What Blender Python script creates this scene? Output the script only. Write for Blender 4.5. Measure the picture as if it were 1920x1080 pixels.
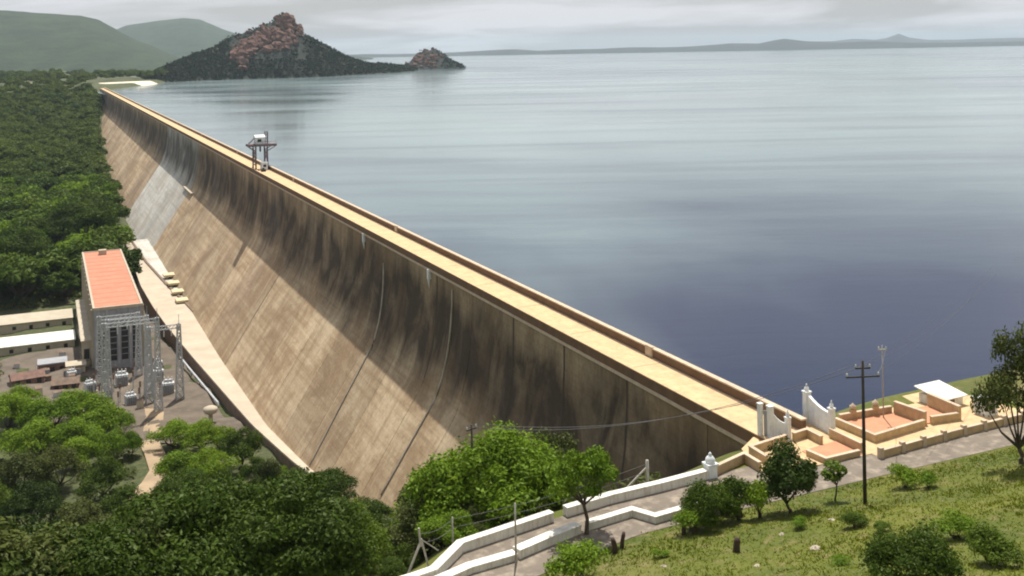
import bpy, math, random
import numpy as np
from mathutils import Vector, Matrix, Euler

# ------------------------------------------------------------------ scene, camera, light
# World frame: +Y runs along the dam, +X points upstream (reservoir), z = 0 is the road on the crest.
scene = bpy.context.scene
for o in list(bpy.data.objects):
    bpy.data.objects.remove(o, do_unlink=True)
col = scene.collection
R = math.radians

F, CX, CY = 2000.0, 960.0, 95.0            # focal length and principal point, in 1920-wide pixels
ROLL, YAW = R(1.03), math.atan(876.16 / 2000.0)
CAM = Vector((-78.7, 0.0, 47.6))

cam_data = bpy.data.cameras.new('camera')
cam = bpy.data.objects.new('camera', cam_data)
col.objects.link(cam)
scene.camera = cam
cam_data.sensor_width = 36.0
cam_data.lens = F / 1920.0 * 36.0
cam_data.shift_y = -(540.0 - CY) / 1920.0
cam_data.clip_start = 0.5
cam_data.clip_end = 120000.0
cam.matrix_world = (Matrix.Translation(CAM) @ Matrix.Rotation(-YAW, 4, 'Z')
                    @ Matrix.Rotation(R(90), 4, 'X') @ Matrix.Rotation(-ROLL, 4, 'Z'))

SUN_AZ, SUN_EL = YAW + R(4.0), R(67.0)
sun_dir = Vector((math.sin(SUN_AZ) * math.cos(SUN_EL), math.cos(SUN_AZ) * math.cos(SUN_EL), math.sin(SUN_EL)))
sl = bpy.data.lights.new('sun', 'SUN')
sl.energy = 5.0
sl.angle = R(0.6)
sl.color = (1.0, 0.94, 0.85)
so = bpy.data.objects.new('sun', sl)
col.objects.link(so)
so.rotation_euler = (-sun_dir).to_track_quat('-Z', 'Y').to_euler()
so.location = (0, 0, 300)

world = bpy.data.worlds.new('World')
scene.world = world
world.use_nodes = True
wn, wl = world.node_tree.nodes, world.node_tree.links
wn.clear()
w_out = wn.new('ShaderNodeOutputWorld')
w_sky = wn.new('ShaderNodeTexSky')
w_sky.sky_type = 'NISHITA'
w_sky.sun_disc = False
w_sky.sun_elevation = SUN_EL
w_sky.sun_rotation = SUN_AZ
w_sky.air_density = 1.0
w_sky.dust_density = 2.0
w_bg = wn.new('ShaderNodeBackground')
w_bg.inputs['Strength'].default_value = 0.055
wl.new(w_sky.outputs[0], w_bg.inputs['Color'])
# thin broken cloud: a noise read on the flat cloud layer (direction projected up to it)
w_geo = wn.new('ShaderNodeNewGeometry')
w_neg = wn.new('ShaderNodeVectorMath'); w_neg.operation = 'SCALE'; w_neg.inputs['Scale'].default_value = -1.0
wl.new(w_geo.outputs['Incoming'], w_neg.inputs[0])
w_sep = wn.new('ShaderNodeSeparateXYZ')
wl.new(w_neg.outputs[0], w_sep.inputs[0])
w_abs = wn.new('ShaderNodeMath'); w_abs.operation = 'ABSOLUTE'
wl.new(w_sep.outputs['Z'], w_abs.inputs[0])
w_add = wn.new('ShaderNodeMath'); w_add.operation = 'ADD'; w_add.inputs[1].default_value = 0.09
wl.new(w_abs.outputs[0], w_add.inputs[0])
w_dx = wn.new('ShaderNodeMath'); w_dx.operation = 'DIVIDE'
w_dy = wn.new('ShaderNodeMath'); w_dy.operation = 'DIVIDE'
wl.new(w_sep.outputs['X'], w_dx.inputs[0]); wl.new(w_add.outputs[0], w_dx.inputs[1])
wl.new(w_sep.outputs['Y'], w_dy.inputs[0]); wl.new(w_add.outputs[0], w_dy.inputs[1])
w_cmb = wn.new('ShaderNodeCombineXYZ')
wl.new(w_dx.outputs[0], w_cmb.inputs['X']); wl.new(w_dy.outputs[0], w_cmb.inputs['Y'])
w_noise = wn.new('ShaderNodeTexNoise')
w_noise.inputs['Scale'].default_value = 0.42
w_noise.inputs['Detail'].default_value = 6.0
w_noise.inputs['Roughness'].default_value = 0.55
w_noise.inputs['Distortion'].default_value = 0.4
wl.new(w_cmb.outputs[0], w_noise.inputs['Vector'])
w_ramp = wn.new('ShaderNodeValToRGB')
w_ramp.color_ramp.elements[0].position = 0.44
w_ramp.color_ramp.elements[0].color = (0.42, 0.42, 0.42, 1)
w_ramp.color_ramp.elements[1].position = 0.60
w_ramp.color_ramp.elements[1].color = (0.9, 0.9, 0.9, 1)
wl.new(w_noise.outputs[0], w_ramp.inputs[0])
w_cloud = wn.new('ShaderNodeBackground')
w_cloud.inputs['Color'].default_value = (0.97, 0.96, 1.0, 1)
w_cloud.inputs['Strength'].default_value = 0.74
w_mix = wn.new('ShaderNodeMixShader')
wl.new(w_ramp.outputs[0], w_mix.inputs[0])
wl.new(w_bg.outputs[0], w_mix.inputs[1])
wl.new(w_cloud.outputs[0], w_mix.inputs[2])
wl.new(w_mix.outputs[0], w_out.inputs['Surface'])

scene.view_settings.view_transform = 'Standard'
scene.view_settings.look = 'None'
scene.view_settings.exposure = 0.25
scene.view_settings.gamma = 1.0
scene.view_settings.use_curve_mapping = False
scene.render.engine = 'CYCLES'
cy = scene.cycles
cy.use_denoising = True
cy.max_bounces = 6
cy.diffuse_bounces = 3
cy.glossy_bounces = 2
cy.transmission_bounces = 3
cy.transparent_max_bounces = 6
cy.volume_bounces = 0
cy.pixel_filter_type = 'BLACKMAN_HARRIS'
cy.filter_width = 2.0

# ------------------------------------------------------------------ pixel helpers (only to measure where things stand)
_cy, _sy = math.cos(YAW), math.sin(YAW)
def ray(px, py):
    dx, dy = px - CX, py - CY
    a = dx * math.cos(ROLL) - dy * math.sin(ROLL)
    b = dy * math.cos(ROLL) + dx * math.sin(ROLL)
    a, b = a / F, b / F
    return Vector((a * _cy + _sy, -a * _sy + _cy, -b))      # unit depth along the view axis
def at(px, py, z):
    r = ray(px, py)
    return CAM + r * ((z - CAM.z) / r.z)
def at_depth(px, py, d):
    return CAM + ray(px, py) * d
def project(p):
    v = Vector(p) - CAM
    d = v.x * _sy + v.y * _cy
    a = v.x * _cy - v.y * _sy
    if d < 1: return (-9999, -9999, d)
    a, b = a / d * F, -v.z / d * F
    c, s = math.cos(ROLL), math.sin(ROLL)
    return (CX + a * c + b * s, CY + b * c - a * s, d)

# ------------------------------------------------------------------ mesh helpers
class MB:
    def __init__(self): self.v, self.f = [], []
    def add(self, vs, fs):
        n = len(self.v)
        self.v.extend([tuple(p) for p in vs]); self.f.extend([tuple(i + n for i in f) for f in fs])
        return self
    def box(self, x0, x1, y0, y1, z0, z1):
        vs = [(x, y, z) for z in (z0, z1) for y in (y0, y1) for x in (x0, x1)]
        return self.add(vs, [(0, 2, 3, 1), (4, 5, 7, 6), (0, 1, 5, 4), (2, 6, 7, 3), (0, 4, 6, 2), (1, 3, 7, 5)])
    def beam(self, p, q, w, h=None, up=(0, 0, 1)):
        h = w if h is None else h
        p, q = Vector(p), Vector(q)
        d = (q - p).normalized()
        u = Vector(up)
        if abs(d.dot(u)) > 0.99: u = Vector((1, 0, 0))
        s = d.cross(u).normalized(); t = s.cross(d).normalized()
        vs = [e + s * a * w / 2 + t * b * h / 2 for e in (p, q) for a, b in ((-1, -1), (1, -1), (1, 1), (-1, 1))]
        return self.add(vs, [(0, 3, 2, 1), (4, 5, 6, 7), (0, 1, 5, 4), (1, 2, 6, 5), (2, 3, 7, 6), (3, 0, 4, 7)])
    def tube(self, pts, rad, n=8, cap=True):
        pts = [Vector(p) for p in pts]
        if not isinstance(rad, (list, tuple)): rad = [rad] * len(pts)
        rings = []
        for i, p in enumerate(pts):
            d = (pts[min(i + 1, len(pts) - 1)] - pts[max(i - 1, 0)]).normalized()
            a = Vector((0, 0, 1)) if abs(d.z) < 0.9 else Vector((1, 0, 0))
            s = d.cross(a).normalized(); t = s.cross(d)
            rings.append([p + (s * math.cos(k * 2 * math.pi / n) + t * math.sin(k * 2 * math.pi / n)) * rad[i] for k in range(n)])
        vs = [v for r_ in rings for v in r_]
        fs = [(i * n + k, i * n + (k + 1) % n, (i + 1) * n + (k + 1) % n, (i + 1) * n + k) for i in range(len(pts) - 1) for k in range(n)]
        if cap:
            fs.append(tuple(range(n))[::-1]); fs.append(tuple((len(pts) - 1) * n + k for k in range(n)))
        return self.add(vs, fs)
    def lathe(self, prof, c=(0, 0, 0), n=14):
        vs = [(c[0] + r_ * math.cos(k * 2 * math.pi / n), c[1] + r_ * math.sin(k * 2 * math.pi / n), c[2] + z) for r_, z in prof for k in range(n)]
        fs = [(i * n + k, i * n + (k + 1) % n, (i + 1) * n + (k + 1) % n, (i + 1) * n + k) for i in range(len(prof) - 1) for k in range(n)]
        fs.append(tuple(range(n))[::-1]); fs.append(tuple((len(prof) - 1) * n + k for k in range(n)))
        return self.add(vs, fs)
    def prism(self, poly, z0, z1):
        n = len(poly)
        vs = [(x, y, z0) for x, y in poly] + [(x, y, z1) for x, y in poly]
        return self.add(vs, [tuple(range(n))[::-1], tuple(range(n, 2 * n))] + [(i, (i + 1) % n, n + (i + 1) % n, n + i) for i in range(n)])
    def wall(self, pts, th, z0, z1):
        """a mitred wall along a plan polyline; z0, z1 numbers or lists per point"""
        pts = [Vector((p[0], p[1])) for p in pts]
        n = len(pts)
        z0 = [z0] * n if not isinstance(z0, (list, tuple)) else z0
        z1 = [z1] * n if not isinstance(z1, (list, tuple)) else z1
        vs = []
        for i, p in enumerate(pts):
            d0 = (p - pts[i - 1]).normalized() if i else None
            d1 = (pts[i + 1] - p).normalized() if i < n - 1 else None
            if d0 is None: d0 = d1
            if d1 is None: d1 = d0
            m = (Vector((-d0.y, d0.x)) + Vector((-d1.y, d1.x)))
            m = m.normalized() if m.length > 1e-3 else Vector((-d0.y, d0.x))
            k = th / 2 / max(0.45, m.dot(Vector((-d0.y, d0.x))))
            a, b = p + m * k, p - m * k
            vs += [(a.x, a.y, z0[i]), (b.x, b.y, z0[i]), (b.x, b.y, z1[i]), (a.x, a.y, z1[i])]
        fs = []
        for i in range(n - 1):
            for k in range(4):
                fs.append((i * 4 + k, i * 4 + (k + 1) % 4, (i + 1) * 4 + (k + 1) % 4, (i + 1) * 4 + k))
        fs += [(0, 3, 2, 1), tuple((n - 1) * 4 + k for k in range(4))]
        return self.add(vs, fs)
    def mesh(self, name, smooth=False):
        me = bpy.data.meshes.new(name)
        me.from_pydata(self.v, [], self.f)
        if smooth: me.polygons.foreach_set('use_smooth', [True] * len(me.polygons))
        me.update()
        return me
    def build(self, name, mat, parent=None, smooth=False, loc=None, rz=0.0):
        me = self.mesh(name, smooth)
        me.materials.append(mat)
        return link(name, me, parent, loc, rz)

def link(name, me, parent=None, loc=None, rz=0.0):
    o = bpy.data.objects.new(name, me)
    col.objects.link(o)
    if parent is not None: o.parent = parent
    if loc is not None: o.location = loc
    if rz: o.rotation_euler = (0, 0, rz)
    return o
def tag(o, label=None, cat=None, group=None, kind=None):
    if label: o['label'] = label
    if cat: o['category'] = cat
    if group: o['group'] = group
    if kind: o['kind'] = kind
    return o
def thing(name, label, cat, loc=(0, 0, 0), rz=0.0, group=None):
    o = bpy.data.objects.new(name, None)
    col.objects.link(o)
    o.location = loc
    o.rotation_euler = (0, 0, rz)
    o.empty_display_size = 0.5
    return tag(o, label, cat, group)
def np_mesh(name, verts, quads, mat, smooth=False):
    """fast mesh from numpy arrays, faces all quads"""
    me = bpy.data.meshes.new(name)
    nv, nf = len(verts), len(quads)
    me.vertices.add(nv); me.loops.add(nf * 4); me.polygons.add(nf)
    me.vertices.foreach_set('co', np.asarray(verts, np.float32).ravel())
    me.loops.foreach_set('vertex_index', np.asarray(quads, np.int32).ravel())
    me.polygons.foreach_set('loop_start', np.arange(0, nf * 4, 4, dtype=np.int32))
    me.polygons.foreach_set('use_smooth', np.full(nf, smooth))
    me.update(calc_edges=True)
    me.validate()
    me.materials.append(mat)
    return me

# ------------------------------------------------------------------ materials
def nodes_of(m):
    m.use_nodes = True
    return m.node_tree.nodes, m.node_tree.links
def coords(nt, lk, world_space, scale=(1, 1, 1)):
    if world_space:
        g = nt.new('ShaderNodeNewGeometry'); src = g.outputs['Position']
    else:
        g = nt.new('ShaderNodeTexCoord'); src = g.outputs['Object']
    mp = nt.new('ShaderNodeMapping')
    mp.inputs['Scale'].default_value = scale
    lk.new(src, mp.inputs['Vector'])
    return mp.outputs[0]
def noise(nt, lk, vec, scale, detail=5, rough=0.55, dist=0.0):
    n = nt.new('ShaderNodeTexNoise')
    n.inputs['Scale'].default_value = scale
    n.inputs['Detail'].default_value = detail
    n.inputs['Roughness'].default_value = rough
    n.inputs['Distortion'].default_value = dist
    lk.new(vec, n.inputs['Vector'])
    return n.outputs[0]
def ramp(nt, lk, fac, stops):
    r_ = nt.new('ShaderNodeValToRGB')
    e = r_.color_ramp.elements
    while len(e) < len(stops): e.new(0.5)
    for el, (p, c) in zip(e, stops):
        el.position = p
        el.color = (c, c, c, 1) if isinstance(c, (int, float)) else (*c, 1)
    lk.new(fac, r_.inputs[0])
    return r_.outputs[0]
def mixc(nt, lk, fac, a, b, mode='MIX'):
    m = nt.new('ShaderNodeMix'); m.data_type = 'RGBA'; m.blend_type = mode
    for sock, val in ((m.inputs[0], fac), (m.inputs[6], a), (m.inputs[7], b)):
        if hasattr(val, 'is_output'): lk.new(val, sock)
        elif isinstance(val, (int, float)): sock.default_value = val
        else: sock.default_value = (*val, 1)
    return m.outputs[2]
def math_n(nt, lk, op, a, b=None, clamp=False):
    m = nt.new('ShaderNodeMath'); m.operation = op; m.use_clamp = clamp
    for sock, val in ((m.inputs[0], a), (m.inputs[1], b)):
        if val is None: continue
        if hasattr(val, 'is_output'): lk.new(val, sock)
        else: sock.default_value = val
    return m.outputs[0]
def set_bump(nt, lk, bsdf, h, strength, dist):
    b = nt.new('ShaderNodeBump')
    b.inputs['Strength'].default_value = strength
    b.inputs['Distance'].default_value = dist
    lk.new(h, b.inputs['Height'])
    lk.new(b.outputs[0], bsdf.inputs['Normal'])
def plain(name, c, rough=0.8, var=0.25, scale=1.2, bump=0.15, world_space=True, dirt=None, metallic=0.0, dirt_amt=0.5):
    """painted / plastered / metal surface with mottling, streaks of dirt and fine relief"""
    m = bpy.data.materials.new(name)
    nt, lk = nodes_of(m)
    bs = nt['Principled BSDF']
    bs.inputs['Roughness'].default_value = rough
    bs.inputs['Metallic'].default_value = metallic
    v = coords(nt, lk, world_space)
    n1 = noise(nt, lk, v, scale, 6, 0.6)
    f = ramp(nt, lk, n1, [(0.3, 1 - var), (0.7, 1 + var * 0.35)])
    cc = mixc(nt, lk, 1.0, c, f, 'MULTIPLY')
    if dirt:
        v2 = coords(nt, lk, world_space, (1.6, 1.6, 0.35))
        n2 = noise(nt, lk, v2, scale * 1.7, 5, 0.65)
        d = ramp(nt, lk, n2, [(0.48, 0.0), (0.72, dirt_amt)])
        cc = mixc(nt, lk, d, cc, dirt)
    lk.new(cc, bs.inputs['Base Color'])
    n3 = noise(nt, lk, v, scale * 9, 4, 0.6)
    set_bump(nt, lk, bs, n3, bump, 0.05)
    return m
def foliage(name, dark, light, dry=None, trans=0.22):
    m = bpy.data.materials.new(name)
    nt, lk = nodes_of(m)
    nt.remove(nt['Principled BSDF'])
    out = nt['Material Output']
    v = coords(nt, lk, True)
    n1 = noise(nt, lk, v, 0.45, 4, 0.6)
    oi = nt.new('ShaderNodeObjectInfo')
    t = math_n(nt, lk, 'MULTIPLY', oi.outputs['Random'], 0.42)
    n0 = noise(nt, lk, v, 0.021, 3, 0.6)
    t = math_n(nt, lk, 'ADD', t, math_n(nt, lk, 'ADD', math_n(nt, lk, 'MULTIPLY', n1, 0.6), math_n(nt, lk, 'MULTIPLY', n0, 0.55)))
    f = ramp(nt, lk, t, [(0.42, 0.0), (0.92, 1.0)])
    c = mixc(nt, lk, f, dark, light)
    if dry:
        n2 = noise(nt, lk, v, 0.9, 3, 0.6)
        d = ramp(nt, lk, n2, [(0.58, 0.0), (0.75, 0.55)])
        c = mixc(nt, lk, d, c, dry)
    df = nt.new('ShaderNodeBsdfDiffuse'); tr = nt.new('ShaderNodeBsdfTranslucent')
    gl = nt.new('ShaderNodeBsdfGlossy'); gl.inputs['Roughness'].default_value = 0.5
    gl.inputs['Color'].default_value = (0.6, 0.65, 0.5, 1)
    lk.new(c, df.inputs['Color']); lk.new(c, tr.inputs['Color'])
    m1 = nt.new('ShaderNodeMixShader'); m1.inputs[0].default_value = trans
    lk.new(df.outputs[0], m1.inputs[1]); lk.new(tr.outputs[0], m1.inputs[2])
    m2 = nt.new('ShaderNodeMixShader'); m2.inputs[0].default_value = 0.018
    lk.new(m1.outputs[0], m2.inputs[1]); lk.new(gl.outputs[0], m2.inputs[2])
    lk.new(m2.outputs[0], out.inputs['Surface'])
    return m

M = {}
M['leaf_dark'] = foliage('leaf_dark', (0.010, 0.024, 0.003), (0.055, 0.092, 0.009))
M['leaf_mid'] = foliage('leaf_mid', (0.017, 0.040, 0.004), (0.080, 0.125, 0.011))
M['leaf_bright'] = foliage('leaf_bright', (0.050, 0.110, 0.004), (0.150, 0.235, 0.013))
M['leaf_olive'] = foliage('leaf_olive', (0.026, 0.042, 0.008), (0.080, 0.098, 0.022), (0.13, 0.10, 0.045))
M['leaf_wood'] = foliage('leaf_wood', (0.026, 0.056, 0.008), (0.185, 0.235, 0.034), (0.18, 0.15, 0.07))
M['grass'] = foliage('grass', (0.075, 0.110, 0.004), (0.135, 0.165, 0.008), (0.20, 0.155, 0.022))
M['bark'] = plain('bark', (0.10, 0.075, 0.05), 0.9, 0.4, 3.0, 0.4)
M['tan_wall'] = plain('tan_wall', (0.55, 0.40, 0.22), 0.85, 0.25, 0.8, 0.2, dirt=(0.30, 0.22, 0.13))
M['tan_deck'] = plain('tan_deck', (0.60, 0.435, 0.24), 0.9, 0.18, 0.35, 0.2, dirt=(0.36, 0.25, 0.13), dirt_amt=0.65)
M['coping'] = plain('coping', (0.58, 0.46, 0.33), 0.9, 0.2, 0.6, 0.2, dirt=(0.32, 0.26, 0.18))
M['parapet'] = plain('parapet', (0.17, 0.098, 0.05), 0.9, 0.3, 0.5, 0.2, dirt=(0.16, 0.11, 0.07), dirt_amt=0.6)
M['white_wall'] = plain('white_wall', (0.78, 0.76, 0.69), 0.85, 0.14, 0.9, 0.2, dirt=(0.44, 0.37, 0.26), dirt_amt=0.75)
M['white_paint'] = plain('white_paint', (0.78, 0.82, 0.83), 0.7, 0.15, 1.5, 0.12, dirt=(0.40, 0.42, 0.42), dirt_amt=0.45)
M['salmon'] = plain('salmon', (0.52, 0.245, 0.135), 0.9, 0.16, 0.5, 0.15, dirt=(0.50, 0.30, 0.19), dirt_amt=0.35)
M['salmon_roof'] = plain('salmon_roof', (0.50, 0.20, 0.12), 0.9, 0.12, 0.12, 0.15, dirt=(0.55, 0.34, 0.23), dirt_amt=0.35)
M['grey_wall'] = plain('grey_wall', (0.33, 0.34, 0.36), 0.9, 0.2, 0.3, 0.15, dirt=(0.26, 0.26, 0.25))
M['pale_conc'] = plain('pale_conc', (0.47, 0.41, 0.31), 0.9, 0.2, 0.3, 0.2, dirt=(0.40, 0.34, 0.25))
M['toe_road'] = plain('toe_road', (0.50, 0.43, 0.33), 0.95, 0.2, 0.12, 0.2, dirt=(0.45, 0.37, 0.27), dirt_amt=0.6)
M['dark_wall'] = plain('dark_wall', (0.20, 0.14, 0.10), 0.95, 0.35, 0.4, 0.3, dirt=(0.08, 0.06, 0.05))
M['asphalt'] = plain('asphalt', (0.185, 0.155, 0.122), 0.95, 0.25, 0.25, 0.3, dirt=(0.40, 0.34, 0.26), dirt_amt=0.7)
M['glass_dark'] = plain('glass_dark', (0.02, 0.022, 0.025), 0.25, 0.3, 0.5, 0.0)
M['steel'] = plain('steel', (0.52, 0.54, 0.55), 0.6, 0.3, 0.8, 0.05, metallic=0.2)
M['rust'] = plain('rust', (0.17, 0.12, 0.125), 0.75, 0.35, 1.5, 0.1)
M['dark_steel'] = plain('dark_steel', (0.05, 0.048, 0.05), 0.6, 0.3, 1.5, 0.05)
M['pole_dark'] = plain('pole_dark', (0.045, 0.035, 0.03), 0.8, 0.3, 2.0, 0.1)
M['pole_grey'] = plain('pole_grey', (0.42, 0.40, 0.35), 0.85, 0.25, 2.0, 0.1)
M['porcelain'] = plain('porcelain', (0.70, 0.70, 0.68), 0.3, 0.1, 2.0, 0.0)
M['brick'] = plain('brick', (0.22, 0.13, 0.10), 0.95, 0.4, 0.6, 0.3, dirt=(0.10, 0.07, 0.06))
M['track'] = plain('track', (0.36, 0.27, 0.17), 0.95, 0.25, 0.2, 0.3)
M['stump'] = plain('stump', (0.075, 0.048, 0.03), 0.95, 0.4, 3.0, 0.4)
M['cream'] = plain('cream', (0.62, 0.52, 0.33), 0.9, 0.15, 0.6, 0.1)
M['stone'] = plain('stone', (0.42, 0.36, 0.28), 0.95, 0.3, 1.5, 0.4)
M['clearing'] = plain('clearing', (0.27, 0.23, 0.13), 0.95, 0.35, 0.08, 0.3, dirt=(0.10, 0.12, 0.04), dirt_amt=0.8)
M['old_pipe'] = plain('old_pipe', (0.44, 0.39, 0.31), 0.85, 0.35, 0.4, 0.2, dirt=(0.24, 0.19, 0.13))
M['wire'] = plain('wire', (0.10, 0.10, 0.10), 0.6, 0.1, 1.0, 0.0)

def dam_material(name, base, light, dark, stain_shade):
    m = bpy.data.materials.new(name)
    nt, lk = nodes_of(m)
    bs = nt['Principled BSDF']
    bs.inputs['Roughness'].default_value = 0.92
    v = coords(nt, lk, True)
    oi = nt.new('ShaderNodeObjectInfo')
    big = noise(nt, lk, coords(nt, lk, True, (1, 0.02, 0.035)), 1.0, 6, 0.6, 0.3)
    c = mixc(nt, lk, ramp(nt, lk, big, [(0.34, 0.0), (0.66, 1.0)]), dark, light)
    c = mixc(nt, lk, 0.40, c, base)
    blot = noise(nt, lk, coords(nt, lk, True, (0.09, 0.045, 0.055)), 1.0, 7, 0.68, 0.6)
    c = mixc(nt, lk, ramp(nt, lk, blot, [(0.40, 0.75), (0.50, 0.0)]), c, dark)
    c = mixc(nt, lk, ramp(nt, lk, blot, [(0.54, 0.0), (0.66, 0.8)]), c, light)
    # each pour of the wall has its own tone
    c = mixc(nt, lk, 1.0, c, ramp(nt, lk, oi.outputs['Random'], [(0.0, 0.80), (1.0, 1.12)]), 'MULTIPLY')
    # runs down the slope: narrow along the dam, long down the face
    run = noise(nt, lk, coords(nt, lk, True, (0.05, 0.20, 0.020)), 1.0, 6, 0.68, 0.25)
    c = mixc(nt, lk, ramp(nt, lk, run, [(0.46, 0.0), (0.66, 0.75)]), c, dark)
    run2 = noise(nt, lk, coords(nt, lk, True, (0.05, 0.30, 0.030)), 1.0, 5, 0.7, 0.2)
    c = mixc(nt, lk, ramp(nt, lk, run2, [(0.55, 0.0), (0.74, 0.6)]), c, light)
    # algae curtains on the steep upper face, deepened to paint in its shade
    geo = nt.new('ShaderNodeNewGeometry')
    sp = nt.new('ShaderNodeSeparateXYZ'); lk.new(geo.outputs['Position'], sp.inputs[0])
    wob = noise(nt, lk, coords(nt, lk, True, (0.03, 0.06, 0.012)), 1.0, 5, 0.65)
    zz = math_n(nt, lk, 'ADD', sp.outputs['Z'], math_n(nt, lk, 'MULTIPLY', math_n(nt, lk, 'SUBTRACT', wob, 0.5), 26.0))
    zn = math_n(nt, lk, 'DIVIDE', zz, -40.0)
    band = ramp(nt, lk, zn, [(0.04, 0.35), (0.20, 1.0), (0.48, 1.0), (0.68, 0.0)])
    stain_shade_mask = ramp(nt, lk, noise(nt, lk, coords(nt, lk, True, (0.04, 0.085, 0.045)), 1.0, 7, 0.62, 0.8), [(0.34, 0.48), (0.56, 0.95)])
    c = mixc(nt, lk, math_n(nt, lk, 'MULTIPLY', band, stain_shade_mask), c, stain_shade)
    # lift lines between pours
    lift = math_n(nt, lk, 'FRACT', math_n(nt, lk, 'DIVIDE', sp.outputs['Z'], 1.9))
    lf = ramp(nt, lk, lift, [(0.0, 0.82), (0.05, 1.0), (0.95, 1.0), (1.0, 0.82)])
    c = mixc(nt, lk, 1.0, c, lf, 'MULTIPLY')
    fine = noise(nt, lk, v, 1.1, 6, 0.65)
    c = mixc(nt, lk, 1.0, c, ramp(nt, lk, fine, [(0.3, 0.78), (0.7, 1.1)]), 'MULTIPLY')
    lk.new(c, bs.inputs['Base Color'])
    set_bump(nt, lk, bs, fine, 0.5, 0.15)
    return m
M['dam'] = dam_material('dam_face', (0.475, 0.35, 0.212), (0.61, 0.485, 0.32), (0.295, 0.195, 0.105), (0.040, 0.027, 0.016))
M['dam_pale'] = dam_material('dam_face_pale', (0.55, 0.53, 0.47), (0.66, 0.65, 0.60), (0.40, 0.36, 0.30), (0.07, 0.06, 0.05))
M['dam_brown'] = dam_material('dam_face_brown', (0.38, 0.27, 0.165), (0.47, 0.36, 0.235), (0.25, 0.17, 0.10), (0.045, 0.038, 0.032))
M['joint'] = plain('joint', (0.075, 0.055, 0.04), 0.95, 0.3, 0.3, 0.2)

def ground_material():
    m = bpy.data.materials.new('ground')
    nt, lk = nodes_of(m)
    bs = nt['Principled BSDF']
    bs.inputs['Roughness'].default_value = 0.95
    v = coords(nt, lk, True)
    a = noise(nt, lk, v, 0.09, 6, 0.6)
    b = noise(nt, lk, v, 0.6, 6, 0.65)
    c_ = noise(nt, lk, v, 0.03, 4, 0.6)
    g = mixc(nt, lk, ramp(nt, lk, a, [(0.35, 0.0), (0.65, 1.0)]), (0.056, 0.080, 0.004), (0.115, 0.126, 0.009))
    g = mixc(nt, lk, ramp(nt, lk, b, [(0.52, 0.0), (0.72, 0.75)]), g, (0.21, 0.155, 0.075))
    g = mixc(nt, lk, ramp(nt, lk, c_, [(0.55, 0.0), (0.66, 0.5)]), g, (0.24, 0.175, 0.10))
    gp = nt.new('ShaderNodeNewGeometry'); sp = nt.new('ShaderNodeSeparateXYZ'); lk.new(gp.outputs['Position'], sp.inputs[0])
    low = ramp(nt, lk, math_n(nt, lk, 'DIVIDE', sp.outputs['Y'], 200.0), [(0.53, 0.0), (0.66, 0.85)])
    g = mixc(nt, lk, low, g, mixc(nt, lk, ramp(nt, lk, b, [(0.4, 0.0), (0.65, 1.0)]), (0.030, 0.048, 0.014), (0.085, 0.085, 0.035)))
    lk.new(g, bs.inputs['Base Color'])
    set_bump(nt, lk, bs, b, 0.8, 0.3)
    return m
M['ground'] = ground_material()
M['yard'] = plain('yard', (0.135, 0.108, 0.08), 0.95, 0.35, 0.15, 0.3, dirt=(0.17, 0.14, 0.11), dirt_amt=0.7)
M['sand'] = plain('sand', (0.72, 0.64, 0.50), 0.95, 0.15, 0.05, 0.2)

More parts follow.
